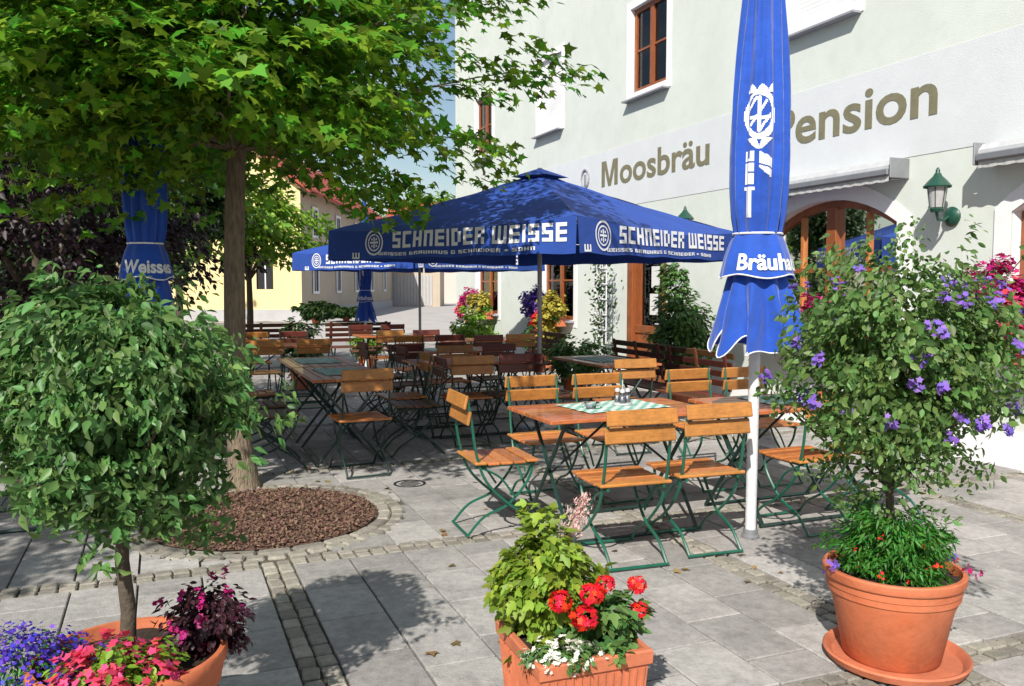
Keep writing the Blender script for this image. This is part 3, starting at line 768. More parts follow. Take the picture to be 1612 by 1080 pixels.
def cloth(u, v, rz, label, sx=.62, sy=.42):
    m = MB(); n = 12; vs = []
    for i in range(n+1):
        for j in range(n+1):
            vs.append((sx*(i/n-.5), sy*(j/n-.5), .003*abs(math.sin(i*1.3+j*.8))))
    m.add(vs, [(i*(n+1)+j,(i+1)*(n+1)+j,(i+1)*(n+1)+j+1,i*(n+1)+j+1) for i in range(n) for j in range(n)])
    o = m.build('tablecloth', M['check'], loc=W(u,v,.777), rz=rz, smooth=True); tag(o, label, 'tablecloth', 'green checked table mats')
cloth(4.84, 2.68, VA+.1, 'green and white checked mat on the nearest table')
cloth(4.68, 3.98, VA-.05, 'green checked mat on the second table, right of the pole')
cloth(7.75, 1.50, UA+.05, 'green checked mat on the near half of the long table')
cloth(8.95, 1.47, UA, 'green checked mat on the far half of the long table')
cloth(8.0, 4.3, UA+.03, 'green checked mat on the table before the slatted bench')
cloth(13.35, 3.4, VA, 'green checked mat on the far table under the rear umbrella')
cloth(9.98, 3.25, VA, 'green checked mat on the shaded middle table')
r = thing('condiment_stand', W(4.86,2.76,.782), VA, 'small glass condiment stand on the checked mat of the nearest table', 'condiment stand')
m = MB(); m.lathe([(0,0),(.065,0),(.065,.012),(0,.012)], 20); m.tube([(0,0,.01),(0,0,.16)], .004, 6); m.build('stand', M['metal'], r)
for a in range(3):
    m = MB(); c = (.038*math.cos(a*2.1), .038*math.sin(a*2.1), .012); m.lathe([(0,0),(.019,0),(.021,.05),(.014,.07)], 14, c); j = m.build('jar', M['clear'], r, smooth=True)
    m = MB(); m.lathe([(.016,.068),(.016,.085),(.008,.092),(0,.092)], 14, c); m.build('lid', M['metal'], j, smooth=True)
    m = MB(); m.lathe([(0,.003),(.016,.003),(.018,.04),(0,.042)], 12, c); m.build('filling', M['print'], j, smooth=True)
for (u, v, lab) in ((4.80,2.50,'clear glass ashtray left of the condiment stand on the nearest table'),):
    m = MB(); m.lathe([(0,.006),(.045,.006),(.055,.03),(.062,.03),(.058,0),(0,0)], 20); o = m.build('ashtray', M['clear'], loc=W(u,v,.783), smooth=True); tag(o, lab, 'ashtray')

# ------------------------------------------------------------------ open umbrellas
GL = {'S':'111100111001111','C':'111100100100111','H':'101101111101101','N':'111101101101101','E':'111100111100111','I':'1','D':'110101101101110','R':'111101110101101',
      'G':'111100101101111','O':'111101101101111','W':'1010110101101011010111111','U':'101101101101111','A':'111101111101101','L':'100100100100111','B':'110101110101111','&':'010','T':'111010010010010',' ':'',
      }
def bitmap_text(txt, h, sub=2):   # cells (x0,x1,z0,z1) with total width
    c = h/5; x = 0; cells = []
    for chh in txt:
        g_ = GL[chh]
        if g_ == '': x += 1.6*c; continue
        wd = 1 if chh == 'I' else (5 if chh == 'W' else 3)
        g_ = '1'*5 if chh == 'I' else g_
        if chh == '&': g_ = '000010111010000'
        k = .86 if wd == 3 else .74
        for i, b_ in enumerate(g_):
            if b_ == '1':
                rr, cc = divmod(i, wd); cells.append((x+cc*c*k*1.1, x+(cc+1)*c*k*1.1, h-(rr+1)*c, h-rr*c))
        x += (wd*k*1.1+.75)*c
    return cells, x-.75*c
def ring_cells(cx, cz, r, n=28, th=.2):
    out = []
    for i in range(n):
        a0, a1 = 2*PI*i/n, 2*PI*(i+1)/n
        out.append([(cx+q*r*math.cos(a), cz+q*r*math.sin(a)) for q, a in ((1-th,a0),(1,a0),(1,a1),(1-th,a1))])
    return out
def open_umbrella(loc, rz, label, side=3.06, zr=2.09, zb=1.79, za=2.70, full=True):
    r = thing('open_umbrella', loc, rz, label, 'umbrella', 'open navy beer garden umbrellas')
    cr = side/math.sqrt(2)
    K = [Vector((cr*math.cos(PI+i*PI/2), cr*math.sin(PI+i*PI/2), 0)) for i in range(4)]
    m = MB(); ns, nh = 16, 12
    for i in range(4):
        a, b_ = K[i], K[(i+1)%4]; vs = []
        for h in range(nh+1):
            hh = .07+.93*h/nh
            for s in range(ns+1):
                t = s/ns; e_ = a.lerp(b_, t); p_ = e_*hh
                sag = .11*math.sin(PI*t)*hh**1.5 + .035*math.sin(PI*hh) - .02*abs(math.sin(2*PI*t))*hh
                vs.append((p_.x, p_.y, za-(za-zr)*hh - sag*.8 + .006*math.sin(t*23+h*1.3+i)))
        m.add(vs, [(h*(ns+1)+s, (h+1)*(ns+1)+s, (h+1)*(ns+1)+s+1, h*(ns+1)+s+1) for h in range(nh) for s in range(ns)])
    cn_ = m.build('canopy', M['navy'], r, smooth=True)
    m = MB()                                  # vent cap
    for i in range(4):
        a, b_ = K[i]*.14, K[(i+1)%4]*.14
        m.add([(0,0,za+.05),(a.x,a.y,za-.045),(b_.x,b_.y,za-.045)], [(0,1,2)])
    m.build('vent', M['navy'], cn_)
    # valance
    edge = [a.lerp(K[(i+1)%4], .5) for i, a in enumerate(K)]
    def rimz(t): return zr - .088*math.sin(PI*t) + .016*abs(math.sin(2*PI*t))
    def vp(i, t, q, off=0.0):                 # t along, q = 0 top .. 1 bottom
        a, b_ = K[i], K[(i+1)%4]; p_ = a.lerp(b_, t); nr_ = edge[i].normalized()
        o_ = .012*q*math.sin(t*19+i) + .012*q + off + .004
        return (p_.x+nr_.x*o_, p_.y+nr_.y*o_, rimz(t)*(1-q) + (zb+.006*math.sin(t*31))*q - .0)
    m = MB(); ns = 60
    for i in range(4):
        vs = [vp(i, s/ns, q) for q in (0,.25,.5,.75,1) for s in range(ns+1)]
        m.add(vs, [(h*(ns+1)+s, (h+1)*(ns+1)+s, (h+1)*(ns+1)+s+1, h*(ns+1)+s+1) for h in range(4) for s in range(ns)])
    va = m.build('valance', M['navy'], r, smooth=True)
    H = zr-zb
    for i in range(4):
        m = MB()
        cells, tw = bitmap_text('SCHNEIDER WEISSE', .15)
        hw = 2.02; sx = hw/tw; x0 = (.95 if i % 2 == 0 else .62)
        zlo = .10
        def pt(x, z):
            t = x/side; zt = rimz(t); q = (zt-(zb+z))/(zt-zb); return vp(i, t, q, .006)
        for (a0,a1,z0,z1) in cells: m.add([pt(x0+a0*sx,zlo+z0), pt(x0+a1*sx,zlo+z0), pt(x0+a1*sx,zlo+z1), pt(x0+a0*sx,zlo+z1)], [(0,1,2,3)])
        if full:
            cells, tw = bitmap_text('WEISSES BRAUHAUS G SCHNEIDER & SOHN', .03)
            sx2 = 1.9/tw
            for (a0,a1,z0,z1) in cells: m.add([pt(x0-.2+a0*sx2,.03+z0), pt(x0-.2+a1*sx2,.03+z0), pt(x0-.2+a1*sx2,.03+z1), pt(x0-.2+a0*sx2,.03+z1)], [(0,1,2,3)])
        m.build('lettering', M['print'], va)
        m = MB(); cx, cz = x0-.26, .155
        for q_ in ring_cells(cx, cz, .125, 28, .14)+ring_cells(cx, cz, .085, 20, .16): m.add([pt(*p_) for p_ in q_], [(0,1,2,3)])
        for (a0,a1,z0,z1) in [(-.055,.055,-.008,.010),(-.009,.009,.014,.055),(-.009,.009,-.055,-.012),(-.04,-.02,.022,.042),(.02,.04,.022,.042),(-.04,-.02,-.042,-.022),(.02,.04,-.042,-.022)]:
            m.add([pt(cx+a0,cz+z0), pt(cx+a1,cz+z0), pt(cx+a1,cz+z1), pt(cx+a0,cz+z1)], [(0,1,2,3)])
        # small crest at the lower left
        for (a0,a1,z0,z1) in [(-.30,-.28,.01,.07),(-.26,-.24,.01,.07),(-.22,-.20,.01,.07),(-.28,-.26,.01,.025),(-.24,-.22,.01,.025)]:
            m.add([pt(cx+a0,z0), pt(cx+a1,z0), pt(cx+a1,z1), pt(cx+a0,z1)], [(0,1,2,3)])
        m.build('emblem', M['print'], va)
    m = MB(); m.tube([(0,0,.01),(0,0,za+.05)], .024, 12); m.build('pole', M['grey'], r, smooth=True)
    m = MB(); m.lathe([(0,.0),(.24,.0),(.24,.05),(.2,.07),(.05,.08),(.045,.3),(.0,.3)], 20); m.build('base', M['grey'], r, smooth=True)
    m = MB(); m.lathe([(.024,0),(.06,0),(.06,.08),(.024,.08)], 12, (0,0,za-.62)); m.build('hub', M['grey'], r)
    for i in range(8):
        d_ = K[i//2] if i % 2 == 0 else edge[i//2]
        e_ = d_*.985; zt = (zr if i % 2 == 0 else zr-.075)
        m = MB(); m.tube([(0,0,za-.05),(e_.x*.5,e_.y*.5,(za+zt)/2-.085),(e_.x,e_.y,zt-.02)], .011, 5); rb = m.build('rib', M['metal'], r)
        m = MB(); m.tube([(0,0,za-.58),(e_.x*.48,e_.y*.48,(za+zt)/2-.10)], .009, 5); m.build('strut', M['metal'], rb)
    return r
open_umbrella((.29, 9.0, .02), R(6), 'large open navy umbrella in the middle, white lettering round its edge')
open_umbrella((-1.6, 14.9, .02), R(4), 'second open navy umbrella farther back, below and behind the large one')

# ------------------------------------------------------------------ closed umbrellas
def closed_umbrella(loc, rz, label, printed=True, blue='blue', seed=0):
    r = thing('closed_umbrella', loc, rz, label, 'umbrella', 'closed blue umbrellas')
    gs = random.Random(seed); NF = 12
    amp = [gs.uniform(.6,1.3) for _ in range(NF)]
    Z = [3.95,3.8,3.5,3.25,2.9,2.6,2.3,2.1,1.95,1.87,1.84]
    RR = [.03,.05,.085,.108,.138,.157,.166,.163,.152,.138,.133]
    def lin(z, zs, rs):
        if z >= zs[0]: return rs[0]
        for a in range(len(zs)-1):
            if z >= zs[a+1]:
                t = (zs[a]-z)/(zs[a]-zs[a+1]); return rs[a]*(1-t)+rs[a+1]*t
        return rs[-1]
    def rad(t, z):
        f = (t/(2*PI)*NF) % NF; i = int(f); ff = f-i
        k = amp[i]*(1-ff)+amp[(i+1)%NF]*ff
        tw = .35*math.sin(z*1.3)
        return lin(z, Z, RR)*(1+.10*k*math.cos(NF*t+tw*2)+.035*math.cos(5*t+z*3)+.015*math.cos(31*t+z*5))
    m = MB(); nt_, nz = 96, 60
    vs = []
    for j in range(nz+1):
        z = 3.95-(3.95-1.84)*j/nz
        for i in range(nt_): t = 2*PI*i/nt_; q = rad(t,z); vs.append((q*math.cos(t), q*math.sin(t), z))
    m.add(vs, [(j*nt_+i, (j+1)*nt_+i, (j+1)*nt_+(i+1)%nt_, j*nt_+(i+1)%nt_) for j in range(nz) for i in range(nt_)])
    cn_ = m.build('canopy', M[blue], r, smooth=True)
    m = MB(); m.tube([( .142*math.cos(t), .142*math.sin(t), 1.838) for t in np.linspace(0,2*PI,40)], .007, 6); m.build('strap', M['print'], cn_)
    # bell with the lettering
    Zb = [1.835,1.78,1.70,1.62,1.585]; Rb = [.137,.165,.192,.210,.217]
    def radb(t, z): return lin(z, Zb, Rb)*(1+.03*math.cos(7*t+1)+.02*math.cos(11*t))
    m = MB(); vs = []; nz = 10
    for j in range(nz+1):
        z = 1.835-.25*j/nz
        for i in range(nt_): t = 2*PI*i/nt_; q = radb(t,z); vs.append((q*math.cos(t), q*math.sin(t), z-.012*math.cos(4*t)*j/nz))
    m.add(vs, [(j*nt_+i, (j+1)*nt_+i, (j+1)*nt_+(i+1)%nt_, j*nt_+(i+1)%nt_) for j in range(nz) for i in range(nt_)])
    bl = m.build('valance', M[blue], r, smooth=True)
    m = MB(); m.tube([(radb(t,1.585)*math.cos(t)*1.005, radb(t,1.585)*math.sin(t)*1.005, 1.585-.012*math.cos(4*t)) for t in np.linspace(0,2*PI,97)], .0045, 5); m.build('piping', M['print'], bl)
    # hanging flaps: a deeply folded skirt
    ph = gs.uniform(0,6)
    def rads(t, q):        # q 0 top 1 bottom
        base = .152+.088*q**.8
        return base*(1+(.07+.17*q)*math.cos(9*t+ph)+(.03+.06*q)*math.sin(4*t+ph*2)+.05*q*math.sin(17*t+ph)+.03*q*math.sin(23*t+6*q)), 1.60-(.405+.06*math.cos(9*t+ph)+.035*math.cos(7*t+ph)+.05*math.sin(2*t+ph)+.03*math.sin(11*t))*q
    m = MB(); vs = []; nt2 = 168; nz = 14
    for j in range(nz+1):
        q = j/nz
        for i in range(nt2):
            t = 2*PI*i/nt2; tt = t+.16*q*math.sin(7*t+ph); a, z = rads(t, q); vs.append((a*math.cos(tt)+.02*q, a*math.sin(tt), z))
    m.add(vs, [(j*nt2+i, (j+1)*nt2+i, (j+1)*nt2+(i+1)%nt2, j*nt2+(i+1)%nt2) for j in range(nz) for i in range(nt2)])
    sk = m.build('skirt', M[blue], r, smooth=True)
    hem = vs[-nt2:]; m = MB(); m.tube(hem+[hem[0]], .0045, 5); m.build('piping', M['print'], sk)
    # pole
    m = MB(); m.tube([(0,0,.0),(0,0,3.9)], .033, 16); m.build('pole', M['polew'], r, smooth=True)
    m = MB(); m.lathe([(.038,.0),(.055,.0),(.055,.012),(.044,.02),(.043,.05),(.038,.052)], 20); m.build('socket', M['grey'], r, smooth=True)
    m = MB(); m.lathe([(0,.1),(.02,.09),(.035,.03),(.03,0)], 12, (0,0,3.93)); m.build('finial', M['black'], r, smooth=True)
    if printed:
        # rows of the faded white mark, 13 wide, seen from the front (angle -pi/2)
        m = MB(); K_ = 3; cw = .0135/K_; nz_ = 56*K_
        def on(x, y):
            if y < 4.2: return 1.6 < x < 11 and y > 3.4-2.6*abs(math.sin((x-1.6)/9.4*PI*2.5))
            e1 = ((x-6.6)/5.9)**2+((y-13)/9.5)**2; e2 = ((x-6.3)/4.1)**2+((y-12.5)/7.5)**2
            if e1 < 1 and e2 > 1: return True
            if e2 < .88: return abs(math.sin((x-6.3)*.75+(y-12)*.42)) < .38 or (abs(x-6.3) < .7) or (abs(y-14) < .8 and x > 3)
            if 22 <= y < 26: return abs(x-6.5)+(y-22)*.9 < 4.6 and abs(x-6.5) > (25-y)*.35
            if 27 <= y < 40: return (1.7 < x < 4.9 and not (31 < y < 31.8) and not (y < 30 and 2.8 < x < 3.8) and not (35 < y < 35.6 and x > 3)) or (6.6 < x < 11 and y < 37.5 and y-27 > (x-7)*.8 and y-31 < (x-5)*1.2 and not (abs(y-32-(x-7)*.5) < .4))
            if 41 <= y < 53: return 2.2 < x < 4.4 or (y < 42.2 and 1.4 < x < 5.4)
            return False
        for rr in range(nz_):
            for c in range(13*K_):
                if not on((c+.5)/K_, (rr+.5)/K_): continue
                q = []
                for (dx, dy) in ((0,1),(1,1),(1,0),(0,0)):
                    z = 2.70-(rr+dy)*.0146/K_
                    t = -PI/2 - .95 + (c+dx)*cw/.155*1.15; a = rad(t, z)+.003
                    q.append((a*math.cos(t), a*math.sin(t), z))
                m.add(q, [(0,1,2,3)])
        m.build('emblem', M['print'], cn_)
    vs, fs = font_mesh('Bräuhaus Weisses ', .13, bold=.004)
    x0 = min(v_[0] for v_ in vs); m = MB()
    q = []
    for (x,y,z) in vs:
        t = -PI/2 -.85 + (x-x0-.0)/.205; zz = 1.625+y; a = radb(t, zz)+.007; q.append((a*math.cos(t), a*math.sin(t), zz))
    m.add(q, fs); m.build('lettering', M['print'], bl)
    return r
p = at(1181, 850, 0)
cu = closed_umbrella((p[0], p[1], .02), 0, 'tall closed bright blue umbrella with white emblem, on a white pole before the tables', seed=3)
cu.rotation_euler.y = R(.3)
closed_umbrella((-2.68, 6.3, .02), R(235), 'closed blue umbrella behind the left shrub, beside the tree trunk', seed=5).scale = (.86,.86,1)
cu = closed_umbrella((-2.6, 15.2, .02), R(-8), 'small distant closed blue umbrella before the street, left of centre', seed=9, blue='blue'); cu.scale = (.66,.66,.79)

# ------------------------------------------------------------------ pots
def round_pot(loc, rim, h, bot, label, name='plant_pot', matn='terra'):
    r = thing(name, loc, 0, label, 'plant pot', 'round terracotta pots')
    m = MB()
    m.lathe([(0,.0),(bot,.0),(bot+.01,.01),(bot+(rim-bot)*.55,h*.6),(rim*.90,h*.70),(rim*.905,h*.725),(rim*.93,h*.735),(rim*.935,h*.80),(rim*.95,h*.81),(rim*.955,h*.89),
             (rim*.99,h*.90),(rim,h*.92),(rim,h*.985),(rim*.985,h),(rim*.93,h),(rim*.92,h*.96),(rim*.9,h*.88)], 56)
    o = m.build('pot_body', M[matn], r); autosmooth(o, 35)
    m = MB(); n = 40; vs = [(0,0,h*.93)]+[(rim*.915*math.cos(t), rim*.915*math.sin(t), h*.905+rnd.uniform(-.01,.01)) for t in np.linspace(0,2*PI,n,endpoint=False)]
    m.add(vs, [(0,1+i,1+(i+1)%n) for i in range(n)]); m.build('soil', M['soil'], r)
    return r
PR = at(1402, 1030, .04); PR = (PR[0], PR[1])
m = MB(); m.lathe([(0,.0),(.235,.0),(.268,.012),(.282,.04),(.275,.047),(.263,.042),(.246,.02),(0,.018)], 56)
sa = m.build('plant_saucer', M['terra2'], loc=(PR[0]+.015,PR[1]-.01,.02)); autosmooth(sa, 35)
tag(sa, 'round terracotta saucer under the big pot at right', 'saucer')
round_pot((PR[0], PR[1], .041), .272, .37, .178, 'big round orange terracotta pot at right, on a saucer')
PL = at(205, 1030, .42); PL = (PL[0], PL[1])
round_pot((PL[0], PL[1], .02), (.285), .41, .19, 'big round terracotta pot at bottom left, under the leafy shrub')

# ------------------------------------------------------------------ plants
def plant(name, loc, label, cat, group=None): return thing(name, loc, 0, label, cat, group)
def stem_mesh(parent, segs, name='stem', mt='bark2'):
    m = MB()
    for pts, rad in segs: m.tube(pts, rad, 8)
    return m.build(name, M[mt], parent, smooth=True)
def add_crown(parent, c, rad, nspray, per, spray, size, tmpl, mt, name='crown', seed=0, sz_var=.35, **kw):
    P, n, hg, sp = crown_pts(c, rad, nspray, per, spray, seed=seed, **kw)
    s = size*(1-sz_var+2*sz_var*rng.random(len(P)))
    o = leaf_mesh(name, P, n, s, tmpl, M[mt], parent=parent, hang=hg)
    return o, sp
def blossoms(parent, name, P, n, size, mt, each=False, tmpl=FLOWER):
    o = leaf_mesh(name, P, n, size*(.8+.4*rng.random(len(P))), tmpl, M[mt], parent=parent)
    return o

def multi_crown(parent, name, mt, specs, tmpl):
    PS, NS, HS, SS = [], [], [], []; sp0 = None
    for kw, size in specs:
        P, n, hg, sp = crown_pts(**kw); PS.append(P); NS.append(n); HS.append(hg); SS.append(size*(.55+.9*rng.random(len(P)))); sp0 = sp if sp0 is None else np.vstack([sp0, sp])
    return leaf_mesh(name, np.vstack(PS), np.vstack(NS), np.concatenate(SS), tmpl, M[mt], parent=parent, hang=np.vstack(HS)), sp0
# left shrub (standard) in the pot
ls = plant('potted_shrub', (PL[0]-.02, PL[1]+.02, .40), 'large leafy green shrub on a bare stem in the bottom left pot', 'shrub')
zc = 1.165-.40; cc = (-.02, .04, zc)
o, sp = multi_crown(ls, 'crown', 'shrub', [
    (dict(c=cc, rad=(.345,.34,.385), nspray=460, per=40, spray=.068, seed=27, shell=.35, flat=.9, lobes=.26, up=.1, gap=.40), .031),
    (dict(c=(0,0,zc), rad=(.395,.37,.43), nspray=120, per=12, spray=.05, seed=22, shell=.88, flat=1.2, lobes=.22, up=.1), .029)], BROAD)
segs = [([(0,0,-.05),(.01,0,.15),(-.01,.01,.3),(.0,0,.42)], [.028,.024,.022,.02])]
for q in sp[::14]: segs.append(([(0,0,.40),(q[0]*.4,q[1]*.4,.40+(q[2]-.40)*.55),tuple(q)], [.012,.007,.003]))
stem_mesh(ls, segs, 'trunk')
# dark red foliage plant behind, right of the stem
dk = plant('dark_foliage_plant', (PL[0]+.15, PL[1]+.12, .37), 'dark red leaved plant with magenta blooms at the right of the left pot', 'plant')
add_crown(dk, (.04,0,.11), (.13,.12,.13), 75, 22, .045, .026, OVAL, 'dkred', seed=5, flat=.8, shell=.3)
P, n, hg, sp = crown_pts((.04,0,.12), (.13,.12,.13), 26, 10, .02, seed=8, shell=.8, flat=1)
for i in range(len(sp)): blossoms(dk, 'flower_cluster', P[i*10:(i+1)*10], n[i*10:(i+1)*10], .020, 'magenta')
# lobelia
lo = plant('lobelia', (PL[0]-.27, PL[1]-.08, .39), 'violet blue lobelia spilling over the left side of the pot', 'flowers')
add_crown(lo, (-.03,0,.0), (.19,.16,.12), 130, 12, .05, .022, LANCE, 'under', seed=6, flat=.8, shell=.3)
P, n, hg, sp = crown_pts((-.03,0,.01), (.20,.17,.13), 260, 9, .035, seed=9, shell=.72, flat=1, lobes=.2)
tag(blossoms(lo, 'bloom', P, n, .0165, 'bluefl'), kind='stuff')
# pink calibrachoa
pk = plant('pink_petunia', (PL[0]+.04, PL[1]-.17, .39), 'mound of pink red petunias at the front of the left pot', 'flowers')
add_crown(pk, (0,0,.0), (.17,.14,.13), 120, 12, .05, .026, OVAL, 'bright', seed=12, flat=.8, shell=.4)
P, n, hg, sp = crown_pts((0,0,.01), (.175,.145,.135), 150, 4, .03, seed=13, shell=.82, flat=1, lobes=.12)
tag(blossoms(pk, 'bloom', P, n*1.0, .031, 'pinkfl'), kind='stuff')

# right shrub: nightshade with violet flowers
rs = plant('flowering_shrub', (PR[0]-.01, PR[1]+.02, .37), 'airy green shrub with many violet flowers on a stem in the right pot', 'shrub')
zc = 1.25-.37
o, sp = multi_crown(rs, 'crown', 'fine', [
    (dict(c=(.04,0,zc), rad=(.47,.42,.37), nspray=400, per=26, spray=.085, seed=31, shell=.25, flat=.9, lobes=.22, up=.1, gap=.2), .036),
    (dict(c=(0,0,zc-.36), rad=(.33,.30,.22), nspray=110, per=18, spray=.07, seed=32, shell=.3, flat=.9, lobes=.3, up=.1), .028),
    (dict(c=(.03,0,zc+.34), rad=(.44,.36,.18), nspray=80, per=16, spray=.05, seed=36, shell=.5, flat=1.3, lobes=.3, up=.1), .028)], OVAL)
segs = [([(0,0,-.04),(.008,0,.15),(-.006,0,.35),(.0,0,.55)], [.021,.018,.017,.015])]
for q in list(sp[::11]): segs.append(([(0,0,.50 if q[2] > .6 else .35),(q[0]*.45,q[1]*.45,.45+(q[2]-.45)*.6),tuple(q)], [.008,.005,.002]))
stem_mesh(rs, segs, 'trunk')
P, n, hg, sp = crown_pts((.05,0,zc+.03), (.51,.48,.42), 150, 9, .030, seed=33, shell=.82, flat=1, lobes=.22)
keep = sp; nb = 0
for i in range(min(98, len(sp))):
    q = P[i*7:(i+1)*7]; nn_ = n[i*7:(i+1)*7] + np.array([0,-.5,0])
    blossoms(rs, 'flower_cluster', q, nn_, .027, 'lilac')
# underplanting of the right pot
up_ = plant('underplanting', (PR[0], PR[1], .37), 'bright green ferny underplanting with tiny red flowers in the right pot', 'plants')
add_crown(up_, (0,0,.13), (.245,.235,.17), 260, 26, .05, .035, LANCE, 'under', seed=41, flat=.8, shell=.3, lobes=.25, up=.2)
P, n, hg, sp = crown_pts((0,-.05,.12), (.22,.2,.12), 22, 5, .015, seed=42, shell=.8, flat=1)
blossoms(up_, 'bloom', P, n, .014, 'redfl')
for (dx, dy, mt, k) in ((-.27,-.06,'lilac',12),(.27,-.10,'magenta',8),(.28,.06,'lilac',8)):
    P = rng.normal(size=(k,3))*.018+np.array([dx,dy,.06]); blossoms(up_, 'flower_cluster', P, rng.normal(size=(k,3))+np.array([0,-.6,.6]), .026, mt)

# square planter in front
c0 = at(845,1048,.36); cA = VA+R(-2)
planter = thing('square_planter', (c0[0]+.02+.185*math.cos(cA)-.2*math.sin(cA), c0[1]+.185*math.sin(cA)+.2*math.cos(cA), .02), cA, 'ribbed square terracotta planter in the foreground centre', 'planter')
m = MB(); wx, wy, hh = .40, .42, .34
def ringrect(a, b_, z): return [(-a,-b_,z),(a,-b_,z),(a,b_,z),(-a,b_,z)]
lv = [ringrect(wx*.42,wy*.42,0), ringrect(wx*.475,wy*.475,hh*.84)]
vs = lv[0]+lv[1]; m.add(vs, [(3,2,1,0)]+[(i,(i+1)%4,4+(i+1)%4,4+i) for i in range(4)])
m.build('body', M['terra2'], planter)
m = MB()
for i in range(13):
    f_ = -1+2*(i+.5)/13
    for s in (-1,1):
        m.tube([(f_*wx*.41, s*wy*.42, .01),(f_*wx*.465, s*wy*.475, hh*.83)], .0075, 5)
        m.tube([(s*wx*.42, f_*wy*.41, .01),(s*wx*.475, f_*wy*.465, hh*.83)], .0075, 5)
m.build('ribbing', M['terra2'], planter)
m = MB()
a0, a1 = wx/2, wy/2
R_ = [ringrect(a0*.96,a1*.96,hh*.84), ringrect(a0,a1,hh*.86), ringrect(a0*1.01,a1*1.01,hh*.98), ringrect(a0*.985,a1*.985,hh), ringrect(a0*.90,a1*.90,hh), ringrect(a0*.88,a1*.88,hh*.85)]
vs = sum(R_, []); m.add(vs, [(k*4+i,k*4+(i+1)%4,(k+1)*4+(i+1)%4,(k+1)*4+i) for k in range(5) for i in range(4)]); m.build('rim', M['terra2'], planter)
m = MB(); m.add(ringrect(a0*.89,a1*.89,hh*.93), [(0,1,2,3)]); m.build('soil', M['soil'], planter)
pc = planter.location; ZT = .02+.33
def PP(dx, dy): return (pc.x+dx*math.cos(cA)-dy*math.sin(cA), pc.y+dx*math.sin(cA)+dy*math.cos(cA))
x, y = PP(-.07,.08); co = plant('coleus', (x,y,ZT), 'lime green leafy plant at the back of the square planter', 'plant')
add_crown(co, (.0,0,.16), (.15,.14,.22), 170, 20, .05, .044, LOBED, 'yleaf', seed=51, flat=.9, shell=.3, lobes=.2, up=.5)
segs = [([(rnd.uniform(-.05,.05), rnd.uniform(-.05,.05), -.02),(rnd.uniform(-.1,.1), rnd.uniform(-.1,.1), .3)], [.004,.003]) for _ in range(9)]
stem_mesh(co, segs)
add_crown(co, (.07,-.06,.13), (.04,.04,.04), 8, 8, .02, .025, OVAL, 'yellowfl', seed=52, name='tinged_leaf')
x, y = PP(.03,.12); pl_ = plant('celosia', (x,y,ZT), 'pale pink feathery plume leaning above the lime green plant', 'flower')
m = MB(); m.tube(bez([(0,0,0),(-.01,0,.2),(.0,0,.30),(.03,0,.40)]), .004, 6); m.build('stem', M['under'], pl_)
m = MB()
pts = bez([(0,0,.27),(.03,0,.36),(.075,0,.455)], 8); 
m.tube(pts, .005, 6)
o = m.build('plume', M['plume'], pl_, smooth=True)
nP = 900; kk = rng.random(nP); idx = (kk*(len(pts)-1)).astype(int); base_ = np.array([tuple(pts[a]) for a in idx]); 
wd = .006+.026*np.sin(np.pi*np.clip(kk*.9+.08,0,1))**.8
P = base_ + rng.normal(size=(nP,3))*wd[:,None]*.6
leaf_mesh('floret', P, rng.normal(size=(nP,3)), .016*(.6+.8*rng.random(nP)), LANCE, M['plume'], parent=pl_, hang=np.tile([.4,0,1.0],(nP,1)))['kind'] = 'stuff'
x, y = PP(.10,-.03); ge = plant('geranium', (x,y,ZT), 'red geranium with round flower heads in the square planter', 'flowers')
add_crown(ge, (.0,0,.05), (.13,.13,.10), 80, 14, .04, .048, LOBED, 'shrub', seed=61, flat=.7, shell=.3, up=.9)
heads = [(882,947,.036),(932,936,.036),(953,919,.029),(919,972,.042),(1003,920,.031),(1007,962,.031)]
for (px, py, rr_) in heads:
    q = atD(px, py, 2.72 if px < 990 else 2.86); q = np.array([q[0]-x, q[1]-y, q[2]-ZT])
    n_ = 70; d_ = rng.normal(size=(n_,3)); d_ /= np.linalg.norm(d_,axis=1,keepdims=True)
    hd = leaf_mesh('flower_head', q+d_*rr_*np.array([1,1,.85]), d_+rng.normal(size=(n_,3))*.3, rr_*.72*(.8+.4*rng.random(n_)), FLOWER, M['redfl'], parent=ge)
    m = MB(); m.tube(bez([(q[0]*.3,q[1]*.3,.0),(q[0]*.7,q[1]*.7,q[2]*.6),tuple(q)]), .003, 5); m.build('stalk', M['under'], hd)
x, y = PP(-.10,-.15); wf = plant('alyssum', (x,y,ZT), 'white variegated flowers trailing over the left rim of the square planter', 'flowers')
add_crown(wf, (0,0,.01), (.12,.06,.04), 50, 12, .03, .024, OVAL, 'shrub', seed=71, flat=.8, shell=.3)
P, n, hg, sp = crown_pts((0,-.01,.015), (.125,.07,.045), 70, 5, .016, seed=72, shell=.8, flat=1)
tag(blossoms(wf, 'bloom', P, n, .018, 'whitefl'), kind='stuff')
